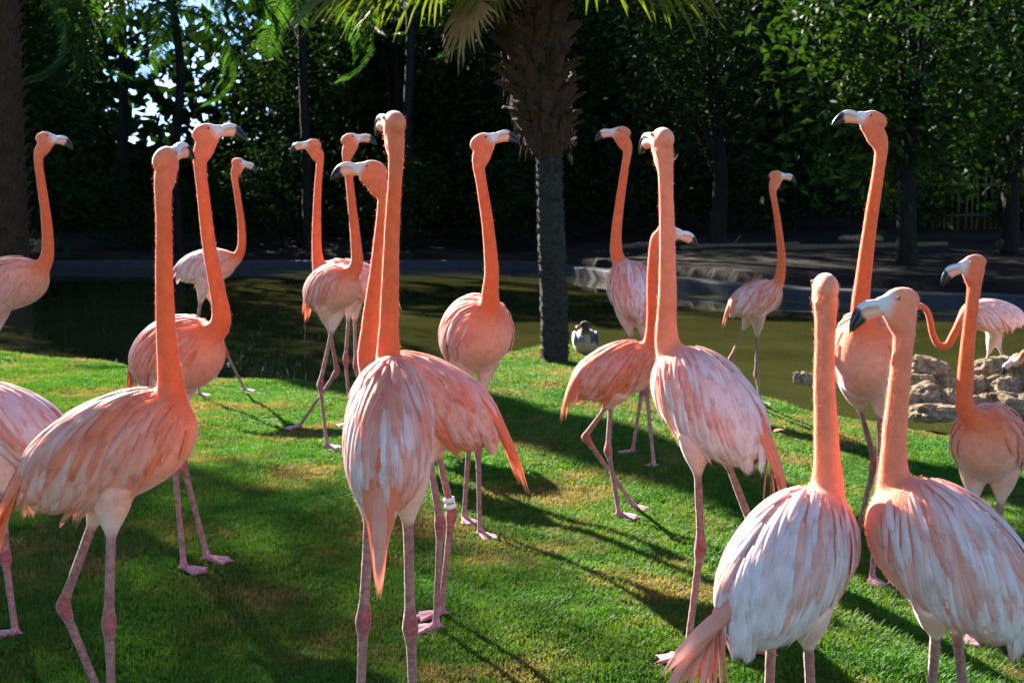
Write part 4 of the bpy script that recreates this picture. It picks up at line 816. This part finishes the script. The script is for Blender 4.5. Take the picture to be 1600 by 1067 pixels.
p = on_ground(1209, 683); V_ = []; 
for i in range(7):
    t_ = i / 6; w_ = .016 * math.sin(math.pi * min(1, .12 + t_ * .88)) + .001
    for a_ in (-1, 0, 1): V_.append((t_ * .075, a_ * w_, .030 + .012 * math.sin(3.1 * t_) + .004 * (1 - abs(a_))))
fe = obj('loose_feather', new_mesh('loose_feather', V_, [(i * 3 + k, i * 3 + k + 1, i * 3 + k + 4, i * 3 + k + 3) for i in range(6) for k in range(2)]), M['feather'], None, (p.x, p.y, gz(p.x, p.y))); fe.color = (.86, .30, .24, 1); fe.rotation_euler = (0, 0, .5)
tag(fe, 'small loose pink feather lying on the grass behind the white backed flamingo', 'feather')

# ------------------------------------------------------------------ grass: real blades, instanced tufts over the lawn in view
def tuft_mesh(seed, n, h, spread_):
    r = np.random.default_rng(seed); V = []; T = []
    for k in range(n):
        b = r.normal(size=2) * spread_; a = r.uniform(0, 6.283); ln = h * r.uniform(.5, 1.15); lean = r.uniform(.1, 1.0); w = r.uniform(.0013, .0026); dx, dy = math.cos(a), math.sin(a); o = len(V)
        sx, sy = -dy * w, dx * w
        V += [(b[0] - sx, b[1] - sy, -.006), (b[0] + sx, b[1] + sy, -.006), (b[0] + dx * lean * ln * .35 - sx * .8, b[1] + dy * lean * ln * .35 - sy * .8, ln * .62), (b[0] + dx * lean * ln * .35 + sx * .8, b[1] + dy * lean * ln * .35 + sy * .8, ln * .62), (b[0] + dx * lean * ln, b[1] + dy * lean * ln, ln * .92)]
        T += [(o, o + 1, o + 3), (o, o + 3, o + 2), (o + 2, o + 3, o + 4)]
    return tri_mesh('grass_tuft', np.array(V), np.array(T))
def scatter(name, P, size, tuft, mat, seed):
    me = bpy.data.meshes.new(name); me.vertices.add(len(P)); me.vertices.foreach_set('co', np.ascontiguousarray(P, np.float32).ravel())
    a = me.attributes.new('size', 'FLOAT', 'POINT'); a.data.foreach_set('value', np.ascontiguousarray(size, np.float32)); me.update()
    o = obj(name, me, mat); to = bpy.data.objects.new('grass_tuft', tuft); tuft.materials.append(mat)
    ng = bpy.data.node_groups.new(name, 'GeometryNodeTree'); ng.interface.new_socket('Geometry', in_out='INPUT', socket_type='NodeSocketGeometry'); ng.interface.new_socket('Geometry', in_out='OUTPUT', socket_type='NodeSocketGeometry')
    nd, lk = ng.nodes, ng.links; gi = nd.new('NodeGroupInput'); go = nd.new('NodeGroupOutput'); ip = nd.new('GeometryNodeInstanceOnPoints'); ob = nd.new('GeometryNodeObjectInfo'); ob.inputs['Object'].default_value = to; ob.inputs['As Instance'].default_value = True
    rv = nd.new('FunctionNodeRandomValue'); rv.data_type = 'FLOAT_VECTOR'; rv.inputs[0].default_value = (-.15, -.15, 0); rv.inputs[1].default_value = (.15, .15, 6.283); rv.inputs['Seed'].default_value = seed
    na = nd.new('GeometryNodeInputNamedAttribute'); na.data_type = 'FLOAT'; na.inputs[0].default_value = 'size'
    lk.new(gi.outputs[0], ip.inputs['Points']); lk.new(ob.outputs['Geometry'], ip.inputs['Instance']); lk.new(rv.outputs[0], ip.inputs['Rotation']); lk.new(na.outputs[0], ip.inputs['Scale']); lk.new(ip.outputs[0], go.inputs[0])
    md = o.modifiers.new('scatter', 'NODES'); md.node_group = ng; return tag(o, kind='stuff')
n = 270000; yy = 1.55 * (11.2 / 1.55) ** rng.uniform(0, 1, n); xx = rng.uniform(-1, 1, n) * (yy * .46 + .35)
zz = ground(xx, yy); ok = (zz > -.285) & (yy < shore(xx) + .3); xx, yy, zz = xx[ok], yy[ok], zz[ok]
keep_ = np.ones(len(xx), bool)
for (fx_, fy_, fa_) in FEET:
    cx, cy = fx_ + .035 * math.cos(R(fa_)), fy_ + .035 * math.sin(R(fa_)); keep_ &= ((xx - cx) ** 2 + (yy - cy) ** 2) > .052 ** 2
xx, yy, zz = xx[keep_], yy[keep_], zz[keep_]
patch = np.array([noise.noise(Vector((a * 1.3, b * 1.3, 3.0))) + .5 * noise.noise(Vector((a * 5, b * 5, 8.0))) for a, b in zip(xx, yy)])
scatter('grass', np.stack([xx, yy, zz], 1), np.clip(.82 + .6 * patch + rng.uniform(-.2, .25, len(xx)), .35, 1.5), tuft_mesh(4, 12, .025, .013), M['grass'], 1)
